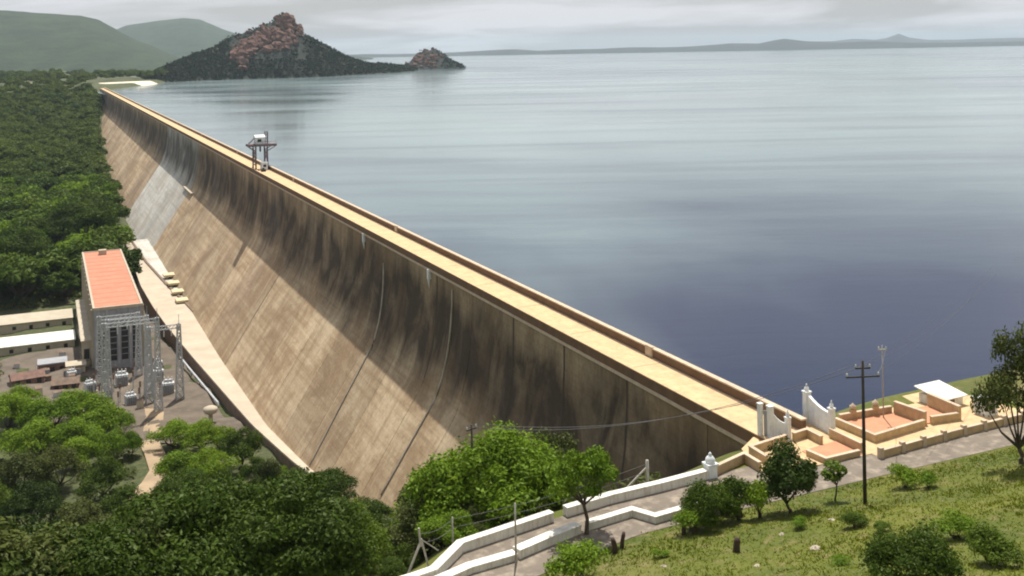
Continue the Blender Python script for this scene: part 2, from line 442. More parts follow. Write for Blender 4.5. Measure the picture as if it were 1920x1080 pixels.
def water_material():
    m = bpy.data.materials.new('water')
    nt, lk = nodes_of(m)
    bs = nt['Principled BSDF']
    bs.inputs['Base Color'].default_value = (0.016, 0.032, 0.062, 1)
    bs.inputs['IOR'].default_value = 1.333
    bs.inputs['Specular IOR Level'].default_value = 0.42
    # cloud reflection painted into the colour: dark by the bank, pale farther out
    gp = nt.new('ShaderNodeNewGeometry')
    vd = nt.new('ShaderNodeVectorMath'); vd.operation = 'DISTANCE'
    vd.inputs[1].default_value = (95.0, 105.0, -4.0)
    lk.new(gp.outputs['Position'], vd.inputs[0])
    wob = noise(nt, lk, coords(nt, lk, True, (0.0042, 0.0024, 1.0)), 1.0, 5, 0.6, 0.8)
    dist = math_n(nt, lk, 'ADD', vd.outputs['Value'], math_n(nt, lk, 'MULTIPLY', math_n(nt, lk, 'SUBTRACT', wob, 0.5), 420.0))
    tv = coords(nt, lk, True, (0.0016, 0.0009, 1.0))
    sheen_var = noise(nt, lk, tv, 1.0, 4, 0.55, 0.5)
    painted_sheen = math_n(nt, lk, 'MULTIPLY', ramp(nt, lk, math_n(nt, lk, 'DIVIDE', dist, 600.0), [(0.13, 0.0), (0.36, 0.72), (0.80, 1.0)]), ramp(nt, lk, sheen_var, [(0.34, 0.45), (0.60, 1.0)]))
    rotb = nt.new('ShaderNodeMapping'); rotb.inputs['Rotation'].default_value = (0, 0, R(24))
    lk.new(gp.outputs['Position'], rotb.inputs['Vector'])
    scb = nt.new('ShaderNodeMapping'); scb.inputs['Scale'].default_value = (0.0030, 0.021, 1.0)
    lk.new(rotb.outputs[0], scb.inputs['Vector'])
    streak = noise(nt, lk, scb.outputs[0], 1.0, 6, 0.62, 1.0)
    painted_sheen = math_n(nt, lk, 'MULTIPLY', painted_sheen, ramp(nt, lk, streak, [(0.36, 0.62), (0.55, 1.0)]))
    wc = mixc(nt, lk, painted_sheen, (0.007, 0.015, 0.045), (0.225, 0.300, 0.300))
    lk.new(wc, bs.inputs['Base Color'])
    # wind lanes: long streaks of ruffled and calmer water
    v = coords(nt, lk, True, (0.0022, 0.0075, 1.0))
    rot = nt.new('ShaderNodeMapping'); rot.inputs['Rotation'].default_value = (0, 0, R(20))
    g = nt.new('ShaderNodeNewGeometry'); lk.new(g.outputs['Position'], rot.inputs['Vector'])
    sc = nt.new('ShaderNodeMapping'); sc.inputs['Scale'].default_value = (0.0018, 0.0085, 1.0)
    lk.new(rot.outputs[0], sc.inputs['Vector'])
    lanes = noise(nt, lk, sc.outputs[0], 1.0, 5, 0.6, 0.6)
    rough = ramp(nt, lk, lanes, [(0.32, 0.05), (0.68, 0.20)])
    lk.new(rough, bs.inputs['Roughness'])
    sc2 = nt.new('ShaderNodeMapping'); sc2.inputs['Scale'].default_value = (0.06, 0.16, 1.0)
    lk.new(rot.outputs[0], sc2.inputs['Vector'])
    rip = noise(nt, lk, sc2.outputs[0], 1.0, 4, 0.6, 0.3)
    sc3 = nt.new('ShaderNodeMapping'); sc3.inputs['Scale'].default_value = (0.5, 1.0, 1.0)
    lk.new(rot.outputs[0], sc3.inputs['Vector'])
    rip2 = noise(nt, lk, sc3.outputs[0], 1.0, 3, 0.6)
    h = math_n(nt, lk, 'ADD', math_n(nt, lk, 'MULTIPLY', rip, 0.6), math_n(nt, lk, 'MULTIPLY', rip2, 0.10))
    set_bump(nt, lk, bs, h, 0.10, 1.0)
    return m
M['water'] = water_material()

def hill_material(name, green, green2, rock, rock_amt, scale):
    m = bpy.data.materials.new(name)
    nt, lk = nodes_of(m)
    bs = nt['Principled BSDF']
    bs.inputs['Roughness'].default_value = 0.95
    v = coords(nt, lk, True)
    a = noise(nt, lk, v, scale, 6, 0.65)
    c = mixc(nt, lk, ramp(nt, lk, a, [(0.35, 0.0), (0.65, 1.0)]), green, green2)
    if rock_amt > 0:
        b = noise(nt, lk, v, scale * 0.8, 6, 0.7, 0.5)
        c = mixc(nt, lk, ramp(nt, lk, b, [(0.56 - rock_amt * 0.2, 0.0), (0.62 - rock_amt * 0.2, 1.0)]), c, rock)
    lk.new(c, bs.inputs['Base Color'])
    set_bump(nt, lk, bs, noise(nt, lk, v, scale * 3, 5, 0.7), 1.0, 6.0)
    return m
M['hill_green'] = hill_material('hill_green', (0.005, 0.018, 0.005), (0.026, 0.050, 0.014), (0.22, 0.16, 0.11), 0.0, 0.010)
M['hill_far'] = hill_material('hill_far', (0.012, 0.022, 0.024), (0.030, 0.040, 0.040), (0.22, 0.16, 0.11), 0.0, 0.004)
M['hill_rocky'] = hill_material('hill_rocky', (0.008, 0.014, 0.010), (0.020, 0.030, 0.016), (0.26, 0.15, 0.115), 0.0, 0.03)
M['boulder'] = plain('boulder', (0.16, 0.082, 0.056), 0.95, 0.45, 0.10, 0.6, dirt=(0.10, 0.07, 0.06))
M['scrub'] = foliage('scrub', (0.004, 0.009, 0.006), (0.015, 0.025, 0.010))

# ------------------------------------------------------------------ terrain
def lerp(x, xs, ys): return np.interp(x, xs, ys)
def edge_hill(x): return lerp(x, [-200, -60, -38, -26, 50, 200], [70, 83, 87.8, 91.0, 92.0, 92.0])      # grass meets the road
def edge_drop(x): return lerp(x, [-200, -57, -47.5, -43, -32, -25, -12, -6, 2, 12, 24, 40, 200],
                              [80, 92.5, 92.8, 97, 99, 100.2, 101.3, 103.2, 106, 109, 112, 113, 114])
DN_Y = [0, 6, 20, 45, 85, 112, 157, 225, 300, 500, 760, 980, 1190, 1340, 1540, 1650, 1760, 2000, 40000]
DN_Z = [0, -3, -11, -23.5, -38.5, -46.5, -54.5, -59, -62, -65, -63, -57, -49, -42, -23, -5, 1.5, 3, 6]
def ground_z(x, y, rough=True):
    x = np.asarray(x, float); y = np.asarray(y, float)
    e = edge_hill(x); d = edge_drop(x)
    up = lerp(e - y, [0, 1.5, 45, 88, 130], [0, 0.35, 13.3, 45.4, 47.0])
    down = lerp(y - d, DN_Y, DN_Z) - 0.012 * np.clip(-x - 60, 0, 500) * np.clip((y - 180) / 200, 0, 1)
    wat = lerp(y - d, [0, 7, 20, 60], [0, -3.5, -11, -30])
    shore = lerp(y, [1700, 1800, 2105, 2335, 2800, 4000, 9000], [20, 20, 122, 185, 150, 0, -1500])
    land = np.clip((shore - x) / 60 + 0.5, 0, 1) * np.clip((y - 1700) / 60, 0, 1)
    wat = wat + (2.0 - wat) * land
    k = np.clip((x - 2.2) / 2.6, 0, 1)
    low = down * (1 - k) + wat * k
    z = np.where(y < e, up, np.where(y > d, low, 0.0)) - 0.05
    if rough:
        n = (np.sin(x * 0.21 + y * 0.13) + np.sin(x * 0.09 - y * 0.17 + 1.3) + 0.6 * np.sin(x * 0.47 + 2.1) * np.sin(y * 0.41))
        amp = np.clip((e - y) / 12, 0, 1) * 0.28 + np.clip((y - d - 3) / 15, 0, 1) * 0.4 * (1 - k)
        z = z + n * amp
    return z
def gz(x, y): return float(ground_z(x, y))
def ray_ground(px, py, lift=0.0, beyond=None):
    """where the line of sight through a pixel of the photograph meets the terrain (raised by lift)"""
    r = ray(px, py)
    d, prev = 30.0, 30.0
    while d < 4000:
        p = CAM + r * d
        if beyond is not None and p.y < float(edge_drop(p.x)) + beyond:
            prev = d; d += 0.5
            continue
        if p.z <= gz(p.x, p.y) + lift:
            lo, hi = prev, d
            for _ in range(24):
                mid = (lo + hi) / 2
                p = CAM + r * mid
                if p.z <= gz(p.x, p.y) + lift: hi = mid
                else: lo = mid
            p = CAM + r * hi
            return Vector((p.x, p.y, gz(p.x, p.y))), hi
        prev = d
        d += max(0.5, d * 0.006)
    return None, None

def axis(stops):
    """stops: (value, step) pairs -> non-uniform axis"""
    out = [stops[0][0]]
    for (a, st), (b, _) in zip(stops[:-1], stops[1:]):
        n = max(1, int(round((b - a) / st)))
        out += [a + (b - a) * (i + 1) / n for i in range(n)]
    return np.array(out)
ax = axis([(-14000, 4000), (-6000, 1500), (-1500, 300), (-600, 40), (-200, 8), (-120, 2.5), (-8, 1.0), (8, 2.0), (80, 12), (260, 150), (2000, 4000), (14000, 1)])
ay = axis([(-3000, 700), (-200, 30), (-20, 4), (60, 2), (80, 0.8), (130, 3), (330, 12), (700, 25), (1700, 20), (2400, 150), (6000, 2000), (24000, 1)])
gx, gy = np.meshgrid(ax, ay)
gzv = ground_z(gx, gy)
nx, ny = len(ax), len(ay)
idx = np.arange(nx * ny).reshape(ny, nx)
quads = np.stack([idx[:-1, :-1], idx[:-1, 1:], idx[1:, 1:], idx[1:, :-1]], -1).reshape(-1, 4)
ground = link('ground', np_mesh('ground', np.stack([gx, gy, gzv], -1).reshape(-1, 3), quads, M['ground'], True))
tag(ground, 'grassy hillside and wooded valley floor below the dam', 'ground', kind='structure')

WATER_Z = -4.0
wx = axis([(2.9, 40), (400, 500), (3000, 3000), (30000, 1)])
wy = axis([(60, 200), (1500, 1000), (6000, 3000), (30000, 1)])
w_x, w_y = np.meshgrid(wx, wy)
idw = np.arange(len(wx) * len(wy)).reshape(len(wy), len(wx))
qw = np.stack([idw[:-1, :-1], idw[:-1, 1:], idw[1:, 1:], idw[1:, :-1]], -1).reshape(-1, 4)
shear = np.where(w_y > 2500, -(w_y - 2500) * 0.5, 0.0)
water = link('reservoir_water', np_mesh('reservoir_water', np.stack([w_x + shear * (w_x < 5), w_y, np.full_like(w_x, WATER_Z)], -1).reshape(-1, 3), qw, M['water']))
tag(water, 'broad still reservoir water with wind streaks and a pale painted sheen', 'water', kind='structure')

# ------------------------------------------------------------------ hills across the water (ridge meshes)
def ridge(name, sil, wfront, wback, base_z, mat, seed, amp, nu=160, nv=30, power=1.25, label=None):
    """a hill whose crest runs through (px, py, depth) stations; real depth in front of and behind the crest"""
    rnd = np.random.RandomState(seed)
    px = np.array([s[0] for s in sil], float); py = np.array([s[1] for s in sil], float); dd = np.array([s[2] for s in sil], float)
    U = np.linspace(0, 1, nu)
    tx = np.interp(U, np.linspace(0, 1, 200), np.interp(np.linspace(0, 1, 200), [0, 1], [px[0], px[-1]]))
    ty = np.interp(tx, px, py); td = np.interp(tx, px, dd)
    vs = np.zeros((nv, nu, 3))
    ph = rnd.rand(24) * 6.28
    for i in range(nu):
        top = at_depth(tx[i], ty[i], td[i])
        r = ray(tx[i], ty[i])
        hdir = Vector((r.x, r.y)).normalized()
        for j in range(nv):
            v = -1 + 2 * j / (nv - 1)
            w = (wfront if v < 0 else wback) * v
            sh = (1 - abs(v) ** power)
            h = base_z + (top.z - base_z) * sh
            X, Y = top.x + hdir.x * w, top.y + hdir.y * w
            n = 0
            for k in range(8):
                f = 1.7 ** k / (amp * 26)
                n += math.sin(X * f * math.cos(ph[k]) + Y * f * math.sin(ph[k]) + ph[k + 8]) / 1.45 ** k
            h += n * amp * 0.32 * min(1, sh * 3) * (0.35 if abs(v) < 0.05 else 1.0)
            vs[j, i] = (X, Y, h)
    ii = np.arange(nu * nv).reshape(nv, nu)
    q = np.stack([ii[:-1, :-1], ii[:-1, 1:], ii[1:, 1:], ii[1:, :-1]], -1).reshape(-1, 4)
    o = link(name, np_mesh(name, vs.reshape(-1, 3), q, mat, True))
    tag(o, label, 'hill', kind='structure')
    return o, vs

rocky, rocky_v = ridge('rocky_hill', [(262, 152, 2300), (300, 131, 2330), (345, 111, 2400), (400, 92, 2480), (430, 72, 2520), (470, 57, 2540), (490, 49, 2550),
    (512, 42, 2560), (522, 31, 2565), (532, 27, 2570), (542, 32, 2575), (552, 50, 2580), (562, 53, 2585), (570, 64, 2590), (590, 77, 2600), (620, 92, 2640), (650, 109, 2700),
    (690, 121, 2800), (730, 123, 2900), (765, 126, 3000), (800, 135, 3100)], 230, 420, -9, M['hill_rocky'], 3, 9, 220, 40, 1.15,
    'steep dark hill with a rocky reddish peak beside the water')
islet, islet_v = ridge('rocky_islet', [(756, 131, 3230), (768, 117, 3240), (782, 104, 3250), (797, 94, 3260), (812, 93, 3270), (825, 99, 3280), (845, 113, 3290), (872, 128, 3300)],
    110, 200, -7, M['hill_rocky'], 5, 4, 90, 24, 1.2, 'small pale rocky point jutting into the reservoir')
ridge('green_hill', [(-420, 60, 5200), (-250, 32, 5200), (-100, 22, 5200), (0, 20, 5200), (80, 25, 5200), (150, 29, 5200), (185, 38, 5200), (240, 68, 5200), (320, 104, 5200), (420, 138, 5250), (480, 150, 5300)],
    1500, 2200, -6, M['hill_green'], 11, 20, 130, 40, 1.5, 'broad green hill beyond the far end of the dam')
ridge('hazy_hill', [(120, 96, 9600), (190, 66, 9600), (238, 47, 9600), (290, 39, 9600), (345, 33, 9600), (375, 36, 9600), (420, 55, 9600), (500, 80, 9600), (600, 98, 9650), (700, 112, 9700)],
    2200, 2500, -6, M['hill_green'], 17, 22, 120, 30, 1.5, 'pale hazy hill farther off between the two nearer hills')
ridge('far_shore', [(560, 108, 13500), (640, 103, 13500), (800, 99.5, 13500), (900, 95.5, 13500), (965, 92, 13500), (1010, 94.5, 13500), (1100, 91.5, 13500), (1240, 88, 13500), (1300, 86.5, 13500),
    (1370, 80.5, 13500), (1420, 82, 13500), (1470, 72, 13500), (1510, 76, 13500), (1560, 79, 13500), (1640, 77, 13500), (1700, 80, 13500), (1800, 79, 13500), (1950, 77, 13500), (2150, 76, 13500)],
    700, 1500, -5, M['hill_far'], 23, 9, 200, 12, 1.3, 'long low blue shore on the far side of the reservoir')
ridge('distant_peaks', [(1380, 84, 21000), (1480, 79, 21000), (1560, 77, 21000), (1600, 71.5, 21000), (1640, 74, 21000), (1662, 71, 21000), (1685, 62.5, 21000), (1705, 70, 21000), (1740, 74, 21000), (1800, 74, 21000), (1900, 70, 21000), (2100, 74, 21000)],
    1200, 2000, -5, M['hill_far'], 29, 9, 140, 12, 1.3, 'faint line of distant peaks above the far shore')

# ------------------------------------------------------------------ the dam
dam = thing('masonry_dam', 'long tan masonry dam with a shaded upper face, curving to the hills', 'dam', (0, 100, 0))
def face_x(z):
    # steep upper face, then a kink to the straight battered lower face
    return float(-np.interp(-z, [0, 6, 12, 17, 21, 25.5, 120], [0, 0.12, 0.6, 1.4, 2.4, 4.0, 4.0 + 94.5 * 0.66]))
Y0, Y1, BL = 97.0, 1790.0, 21.0
PROF = [(-0.9 - i * 0.75) for i in range(4)] + list(np.linspace(-4, -70, 45))
def block_mesh(ln, gap=0.09):
    mb = MB()
    n = len(PROF)
    sec = [(face_x(z), z) for z in PROF]
    for y in (gap, ln - gap):
        mb.v += [(x, y, z) for x, z in sec] + [(3.0, y, PROF[-1]), (3.0, y, PROF[0])]
    m = n + 2
    mb.f += [tuple(range(m)), tuple(range(m, 2 * m))[::-1]]
    mb.f += [(i, m + i, m + i + 1, i + 1) for i in range(m - 1)] + [(m - 1, 2 * m - 1, m, 0)]
    return mb.mesh('face_block')
blk = {}
for key in ('dam', 'dam_pale', 'dam_brown'):
    me = block_mesh(BL); me.materials.append(M[key]); blk[key] = me
y = Y0
k = 0
while y < Y1 - 1:
    key = 'dam'
    if 608 < y < 770: key = 'dam_pale'
    elif 770 <= y < 840 or k in (14, 21): key = 'dam_brown'
    o = link('face_block', blk[key], dam, (0, y - 100, 0))
    if key == 'dam_pale': o['label'] = 'pale whitewashed block of the dam face'
    k += 1
    y += BL
YE = y
# core behind the joints, crest and parapets
mb = MB()
sec = [(face_x(z) + 0.42, z) for z in PROF] + [(6.5, -70), (6.5, PROF[0] - 0.01)]
n = len(sec)
mb.v += [(x, Y0 - 100 + 0.05, z) for x, z in sec] + [(x, YE - 100 - 0.05, z) for x, z in sec]
mb.f += [tuple(range(n)), tuple(range(n, 2 * n))[::-1]] + [(i, n + i, n + (i + 1) % n, (i + 1) % n) for i in range(n)]
mb.build('core_wall', M['joint'], dam)
# weathered, stained strips over some of the contraction joints
for kk in (2, 3, 4, 6, 13):
    yj = Y0 + kk * BL - 100
    zz = np.linspace(-1.7, -24, 12) if kk < 7 else np.linspace(-28, -57, 12)
    vs = [(face_x(z) - 0.05, yj + sd * (0.26 + 0.05 * math.sin(i * 1.7 + kk)), z) for i, z in enumerate(zz) for sd in (-1, 1)]
    MB().add(vs, [(2 * i, 2 * i + 1, 2 * i + 3, 2 * i + 2) for i in range(len(zz) - 1)]).build('joint_seal', M['joint'], dam)
L0, L1 = Y0 - 100, YE - 100
MB().box(-0.46, 0.3, L0, L1, -1.55, -1.102).build('string_course', M['coping'], dam)
MB().box(-0.22, 6.55, L0, L1, -1.1, 0.0).build('deck', M['tan_deck'], dam)
MB().box(-0.22, 0.42, L0, L1, 0.002, 0.42).build('kerb', M['tan_deck'], dam)
MB().box(-0.30, -0.225, L0, L1, -1.098, 0.36).build('shade_fascia', M['parapet'], dam)  # dark skin painting shade onto the outer side of deck and kerb
for xr in (0.88, 5.72):
    MB().box(xr - 0.16, xr + 0.16, L0 + 9, L1, 0.0, 0.05).build('crane_rail', M['coping'] if False else M['dark_wall'], dam)
MB().box(6.15, 6.75, L0 + 9.5, L1, 0.002, 1.28).build('parapet', M['parapet'], dam)
MB().box(6.05, 6.90, L0 + 9.5, L1, 1.28, 1.48).build('coping', M['coping'], dam)
for ys in (142.8, 272.4, 400, 528, 656, 784, 912, 1040, 1168, 1300, 1430, 1560):
    p = MB().box(5.95, 6.3, ys - 101.0, ys - 99.0, 0.0, 1.62).build('parapet_pier', M['coping'], dam)
for i in range(1, 26):
    MB().box(0.43, 6.14, i * BL - 3.06, i * BL - 2.94, 0.0, 0.012).build('deck_joint', M['dark_wall'], dam)
# drain pipes down the face
def down_face(y0, z0, z1, off, dy=0.0, n=26):
    return [(face_x(z) - off, y0 - 100 + dy * i / (n - 1), z) for i, z in enumerate(np.linspace(z0, z1, n))]
for ys, z0, z1, dy in ((263.0, -6, -52, -6), (213.0, -3, -44, 1)):
    p = MB().tube(down_face(ys, z0, z1, 0.16, dy), 0.24, 8).build('drain_pipe', M['old_pipe'], dam, True)
for ys in (281.0, 227.5):
    MB().box(-0.75, -0.1, ys - 100.5, ys - 99.5, -3.4, -1.2).add(
        [(-0.7, ys - 100.3, -3.4), (-0.2, ys - 100.3, -3.4), (-0.2, ys - 99.7, -3.4), (-0.7, ys - 99.7, -3.4), (-0.35, ys - 100, -5.6)],
        [(0, 1, 4), (1, 2, 4), (2, 3, 4), (3, 0, 4)]).build('spout', M['white_paint'], dam)
zl = -27.5
MB().box(face_x(zl) - 1.6, face_x(zl) + 0.5, 505, 540, zl - 0.4, zl + 0.35).build('service_ledge', M['pale_conc'], dam)

# ------------------------------------------------------------------ roads, yards and tracks
def ribbon(name, left, right, zf, mat, label, th=0.0, cat='road', n=60):
    """surface between two plan polylines given as (x, y) stations"""
    def resample(p):
        p = np.array(p, float)
        s = np.r_[0, np.cumsum(np.hypot(*(p[1:] - p[:-1]).T))]
        t = np.linspace(0, s[-1], n)
        return np.stack([np.interp(t, s, p[:, 0]), np.interp(t, s, p[:, 1])], -1)
    a, b = resample(left), resample(right)
    m = 7
    vs, fs = [], []
    for i in range(n):
        for j in range(m):
            x, y_ = a[i] + (b[i] - a[i]) * j / (m - 1)
            vs.append((x, y_, zf(x, y_)))
    fs = [(i * m + j, i * m + j + 1, (i + 1) * m + j + 1, (i + 1) * m + j) for i in range(n - 1) for j in range(m - 1)]
    o = MB().add(vs, fs).build(name, mat, None, True)
    return tag(o, label, cat, kind='structure')
far_wall_pts = [(-56, 90.2), (-49, 91.2), (-47.2, 91.6), (-43.2, 95.4), (-32.5, 97.6), (-25, 98.8), (-18.8, 99.1), (-11.9, 99.7)]
ribbon('hill_road', [(-56, 90.4), (-47.2, 91.8), (-43.2, 95.6), (-32.5, 97.8), (-25, 99), (-12, 100), (-5, 100.5), (2, 99), (8, 97), (22, 97.2), (60, 97.8)],
       [(-56, 83.6), (-38.5, 87.9), (-26, 91.1), (-20, 91.3), (-4.5, 91.6), (2, 91.7), (10, 91.8), (18, 91.9), (60, 92.1)],
       lambda x, y_: 0.0, M['asphalt'], 'grey hill road climbing past the end of the dam')
forecourt = MB().prism([(-6.2, 98.2), (-4.0, 105.0), (-0.5, 107.5), (6.4, 107.6), (8.9, 109), (11.2, 107), (11.2, 97.2), (2, 97)], -0.3, 0.03).build('forecourt', M['tan_deck'])
tag(forecourt, 'tan paved forecourt where the dam road meets the hill', 'pavement', kind='structure')

# causeway road along the foot of the dam
def toe_z(y): return float(np.interp(y, [240, 258, 300, 380, 660], [-50.5, -52.5, -55.5, -57.0, -58.5]))
outer = [(-22.6, 250), (-24.2, 266), (-27.6, 310), (-31.6, 367), (-36.2, 430), (-38.2, 470), (-39.4, 517), (-38.6, 580), (-37.7, 656)]
inner = [(-16.5, 250), (-17.5, 268), (-20, 310), (-21.0, 367), (-22.5, 430), (-24.8, 470), (-28.5, 517), (-32.2, 580), (-34.2, 656)]
def between(tr, y): return float(np.interp(y, [p[1] for p in tr], [p[0] for p in tr]))
ys = np.linspace(250, 656, 60)
mb = MB()
for yy in ys:
    z = toe_z(yy); xo, xi = between(outer, yy), between(inner, yy)
    mb.v += [(xo, yy, z), (xi, yy, z)]
mb.f += [(2 * i, 2 * i + 1, 2 * i + 3, 2 * i + 2) for i in range(len(ys) - 1)]
tag(mb.build('toe_road', M['toe_road'], None, True), 'pale dusty road along the foot of the dam', 'road', kind='structure')
mb = MB()
for yy in ys:
    z = toe_z(yy); xi = between(inner, yy)
    mb.v += [(xi - 0.1, yy, z - 0.03), (-18.0 if yy > 300 else -14.0, yy, z + 0.4)]
mb.f += [(2 * i, 2 * i + 1, 2 * i + 3, 2 * i + 2) for i in range(len(ys) - 1)]
tag(mb.build('toe_apron', M['dam_pale'], None, True), 'pale concrete apron between the toe road and the dam', 'apron', kind='structure')
mb = MB()  # kerb strip, its dark colour standing in for the gutter's shadow
for yy in ys:
    z = toe_z(yy); xi = between(inner, yy)
    mb.v += [(xi - 1.0, yy, z + 0.02), (xi - 1.0, yy, z + 0.55), (xi + 0.1, yy, z + 0.55), (xi + 0.1, yy, z - 0.1)]
mb.f += [(4 * i + k, 4 * i + k + 1, 4 * i + k + 5, 4 * i + k + 4) for i in range(len(ys) - 1) for k in range(3)]
tag(mb.build('shadow_kerb', M['dark_wall'], None), 'kerb between the toe road and the dam, gutter shadow in its dark colour', 'kerb', kind='structure')
rw = thing('retaining_wall', 'dark stone wall holding up the pale road at the dam foot', 'wall', (0, 0, 0))
pts = [(between(outer, yy) - 0.3, yy) for yy in ys]
MB().wall(pts, 0.6, [gz(p[0], p[1]) - 2.5 for p in pts], [toe_z(p[1]) + 0.05 for p in pts]).build('wall', M['dark_wall'], rw)
MB().wall(pts, 0.75, [toe_z(p[1]) + 0.05 for p in pts], [toe_z(p[1]) + 0.55 for p in pts]).build('kerb', M['toe_road'], rw)
mb = MB()
pp = [(between(outer, yy) - 2.6, yy, toe_z(yy) - 2.2) for yy in np.linspace(335, 395, 14)]
mb.tube(pp, 0.35, 8)
for q in pp[::3]: mb.box(q[0] - 0.2, q[0] + 0.2, q[1] - 0.2, q[1] + 0.2, gz(q[0], q[1]) - 0.5, q[2])
tag(mb.build('water_main', M['steel'], None, True), 'grey water pipe on short stands below the toe road', 'pipe')

YARD = [(-29.5, 300), (-44, 300), (-70, 322), (-98, 375), (-98, 436), (-66, 442), (-38, 442), (-33, 370)]
def drape(poly, mat, name, label, lift, cat, step=4.0):
    xs = [p[0] for p in poly]; yy = [p[1] for p in poly]
    def inside(x, y_):
        c = False; j = len(poly) - 1
        for i in range(len(poly)):
            (xi, yi), (xj, yj) = poly[i], poly[j]
            if (yi > y_) != (yj > y_) and x < (xj - xi) * (y_ - yi) / (yj - yi) + xi: c = not c
            j = i
        return c
    gx_ = np.arange(min(xs), max(xs) + step, step); gy_ = np.arange(min(yy), max(yy) + step, step)
    vid, vs, fs = {}, [], []
    def vv(i, j):
        if (i, j) not in vid:
            vid[(i, j)] = len(vs); vs.append((gx_[i], gy_[j], gz(gx_[i], gy_[j]) + lift))
        return vid[(i, j)]
    for i in range(len(gx_) - 1):
        for j in range(len(gy_) - 1):
            if inside(gx_[i] + step / 2, gy_[j] + step / 2): fs.append((vv(i, j), vv(i + 1, j), vv(i + 1, j + 1), vv(i, j + 1)))
    return tag(MB().add(vs, fs).build(name, mat, None, True), label, cat, kind='structure')
drape(YARD, M['yard'], 'switchyard_ground', 'bare brown ground of the switchyard', 0.35, 'ground', 3.0)
drape([(-30, 440), (-48, 440), (-48, 540), (-40, 560), (-30, 560)], M['yard'], 'powerhouse_yard', 'bare strip between powerhouse and toe road', 0.4, 'ground', 3.0)
tr = [(-50, 345), (-50.5, 334), (-54.3, 307), (-53.5, 285), (-58, 271), (-60, 262)]
ribbon('dirt_track', [(p[0] - 2.6, p[1]) for p in tr], [(p[0] + 2.6, p[1]) for p in tr], lambda x, y_: gz(x, y_) + 0.35, M['track'], 'pale dirt track winding between the trees below the switchyard', cat='path', n=40)
drape([(14, 1990), (10, 2090), (60, 2140), (126, 2170), (134, 2096), (80, 2040)], M['sand'], 'sandy_bank', 'pale sandy bank where the dam meets the far shore', 0.25, 'beach', 6.0)

# ------------------------------------------------------------------ white walls of the hill road
def low_wall(name, pts, label, h0, h1, th, mat, cat='wall', zb=-0.6, cop=None, group=None):
    t = thing(name, label, cat, (pts[0][0], pts[0][1], 0), group=group)
    q = [(p[0] - pts[0][0], p[1] - pts[0][1]) for p in pts]
    MB().wall(q, th, zb, h1).build('wall', mat, t)
    MB().wall(q, th + 0.14, h1 + 0.002, h1 + 0.16).build('coping', cop or mat, t)
    return t
low_wall('road_wall', far_wall_pts[:5] + [(-33.2, 97.5)][:0], 'long whitewashed wall on the valley side of the hill road', 0, 0.80, 0.75, M['white_wall'])
low_wall('road_wall', [(-30.8, 97.95), (-25, 98.8), (-18.8, 99.1), (-12.4, 99.7)], 'whitewashed wall between the wall gap and the round-topped pillar', 0, 0.80, 0.75, M['white_wall'])
low_wall('road_wall', [(-60, 88), (-50, 89.3), (-46.6, 90.4), (-43.9, 91.3), (-39.1, 91.8)], 'low thick whitewashed wall with a stepped end beside the road', 0, 0.50, 0.95, M['white_wall'])
low_wall('road_wall', [(-38.9, 91.9), (-34.8, 93.2), (-31.3, 94.1)], 'low whitewashed wall section next to the roadside tree', 0, 0.72, 0.95, M['white_wall'])
low_wall('road_wall', [(-30.2, 94.3), (-24.6, 95.1), (-23.3, 92.7), (-19.4, 93.1), (-15.5, 93.3)], 'low whitewashed wall with a sharp kink in the road', 0, 0.58, 0.7, M['white_wall'])
bp = thing('pillar', 'white round-topped pillar where the white wall turns tan', 'pillar', (-11.9, 99.8, 0))
MB().box(-0.55, 0.55, -0.55, 0.55, -0.5, 1.35).build('shaft', M['white_paint'], bp)
c_ = MB().box(-0.68, 0.68, -0.68, 0.68, 1.352, 1.55).build('cap', M['white_paint'], bp)
MB().lathe([(0.5, 1.553), (0.58, 1.75), (0.5, 2.05), (0.3, 2.3), (0.16, 2.4), (0.2, 2.55), (0.02, 2.75)]).build('finial', M['white_paint'], c_, True)

# ------------------------------------------------------------------ tan terraces at the end of the dam
def tan(pts, label, h=0.9, th=0.34): return low_wall('terrace_wall', pts, label, 0, h, th, M['tan_wall'], cop=M['coping'])
tan([(-11.2, 99.9), (-6.0, 101.7), (-6.1, 98.6)], 'tan wall joining the round-topped pillar to the forecourt corner')
tan([(-4.3, 99.7), (-4.1, 103.1), (1.9, 104.2)], 'tan corner wall enclosing the forecourt below the gate')
tan([(3.0, 104.3), (5.4, 104.7), (5.3, 101.9)], 'short hooked tan wall in front of the gate opening')
tan([(7.8, 103.4), (7.8, 97.9)], 'tan wall between the small and the large salmon terrace', 1.0)
tan([(1.6, 100.0), (1.9, 97.1), (6.9, 97.3)], 'low tan wall round the small salmon terrace', 0.55)
tan([(11.1, 106.3), (11.4, 99.7), (20.3, 100.9)], 'tan wall on the gate side and front of the large salmon terrace', 0.85)
tan([(20.7, 106.3), (21.2, 101.5)], 'tan wall ending the large salmon terrace', 1.5, 0.4)
tan([(12.4, 107.1), (20.5, 106.7)], 'tan back wall of the large salmon terrace by the water', 0.8)
tan([(21.9, 101.4), (26.0, 100.9)], 'short tan front wall of the farther terrace', 0.85)
tan([(26.7, 106.6), (26.3, 100.9)], 'tan wall of the farther terrace beside the white shed', 1.6, 0.4)
for q, lab in (((14.5, 107.1), 'small tan cap on the terrace back wall near the thin pole'), ((18.0, 106.9), 'small tan cap on the terrace back wall by its far end')):
    t = thing('wall_urn', lab, 'urn', (q[0], q[1] - 0.1, 0.955))
    MB().box(-0.35, 0.35, -0.3, 0.3, 0.005, 0.35).build('base', M['tan_wall'], t)
    MB().lathe([(0.2, 0.352), (0.42, 0.6), (0.4, 0.8), (0.12, 1.0), (0.05, 1.15)]).build('bowl', M['coping'], t, True)
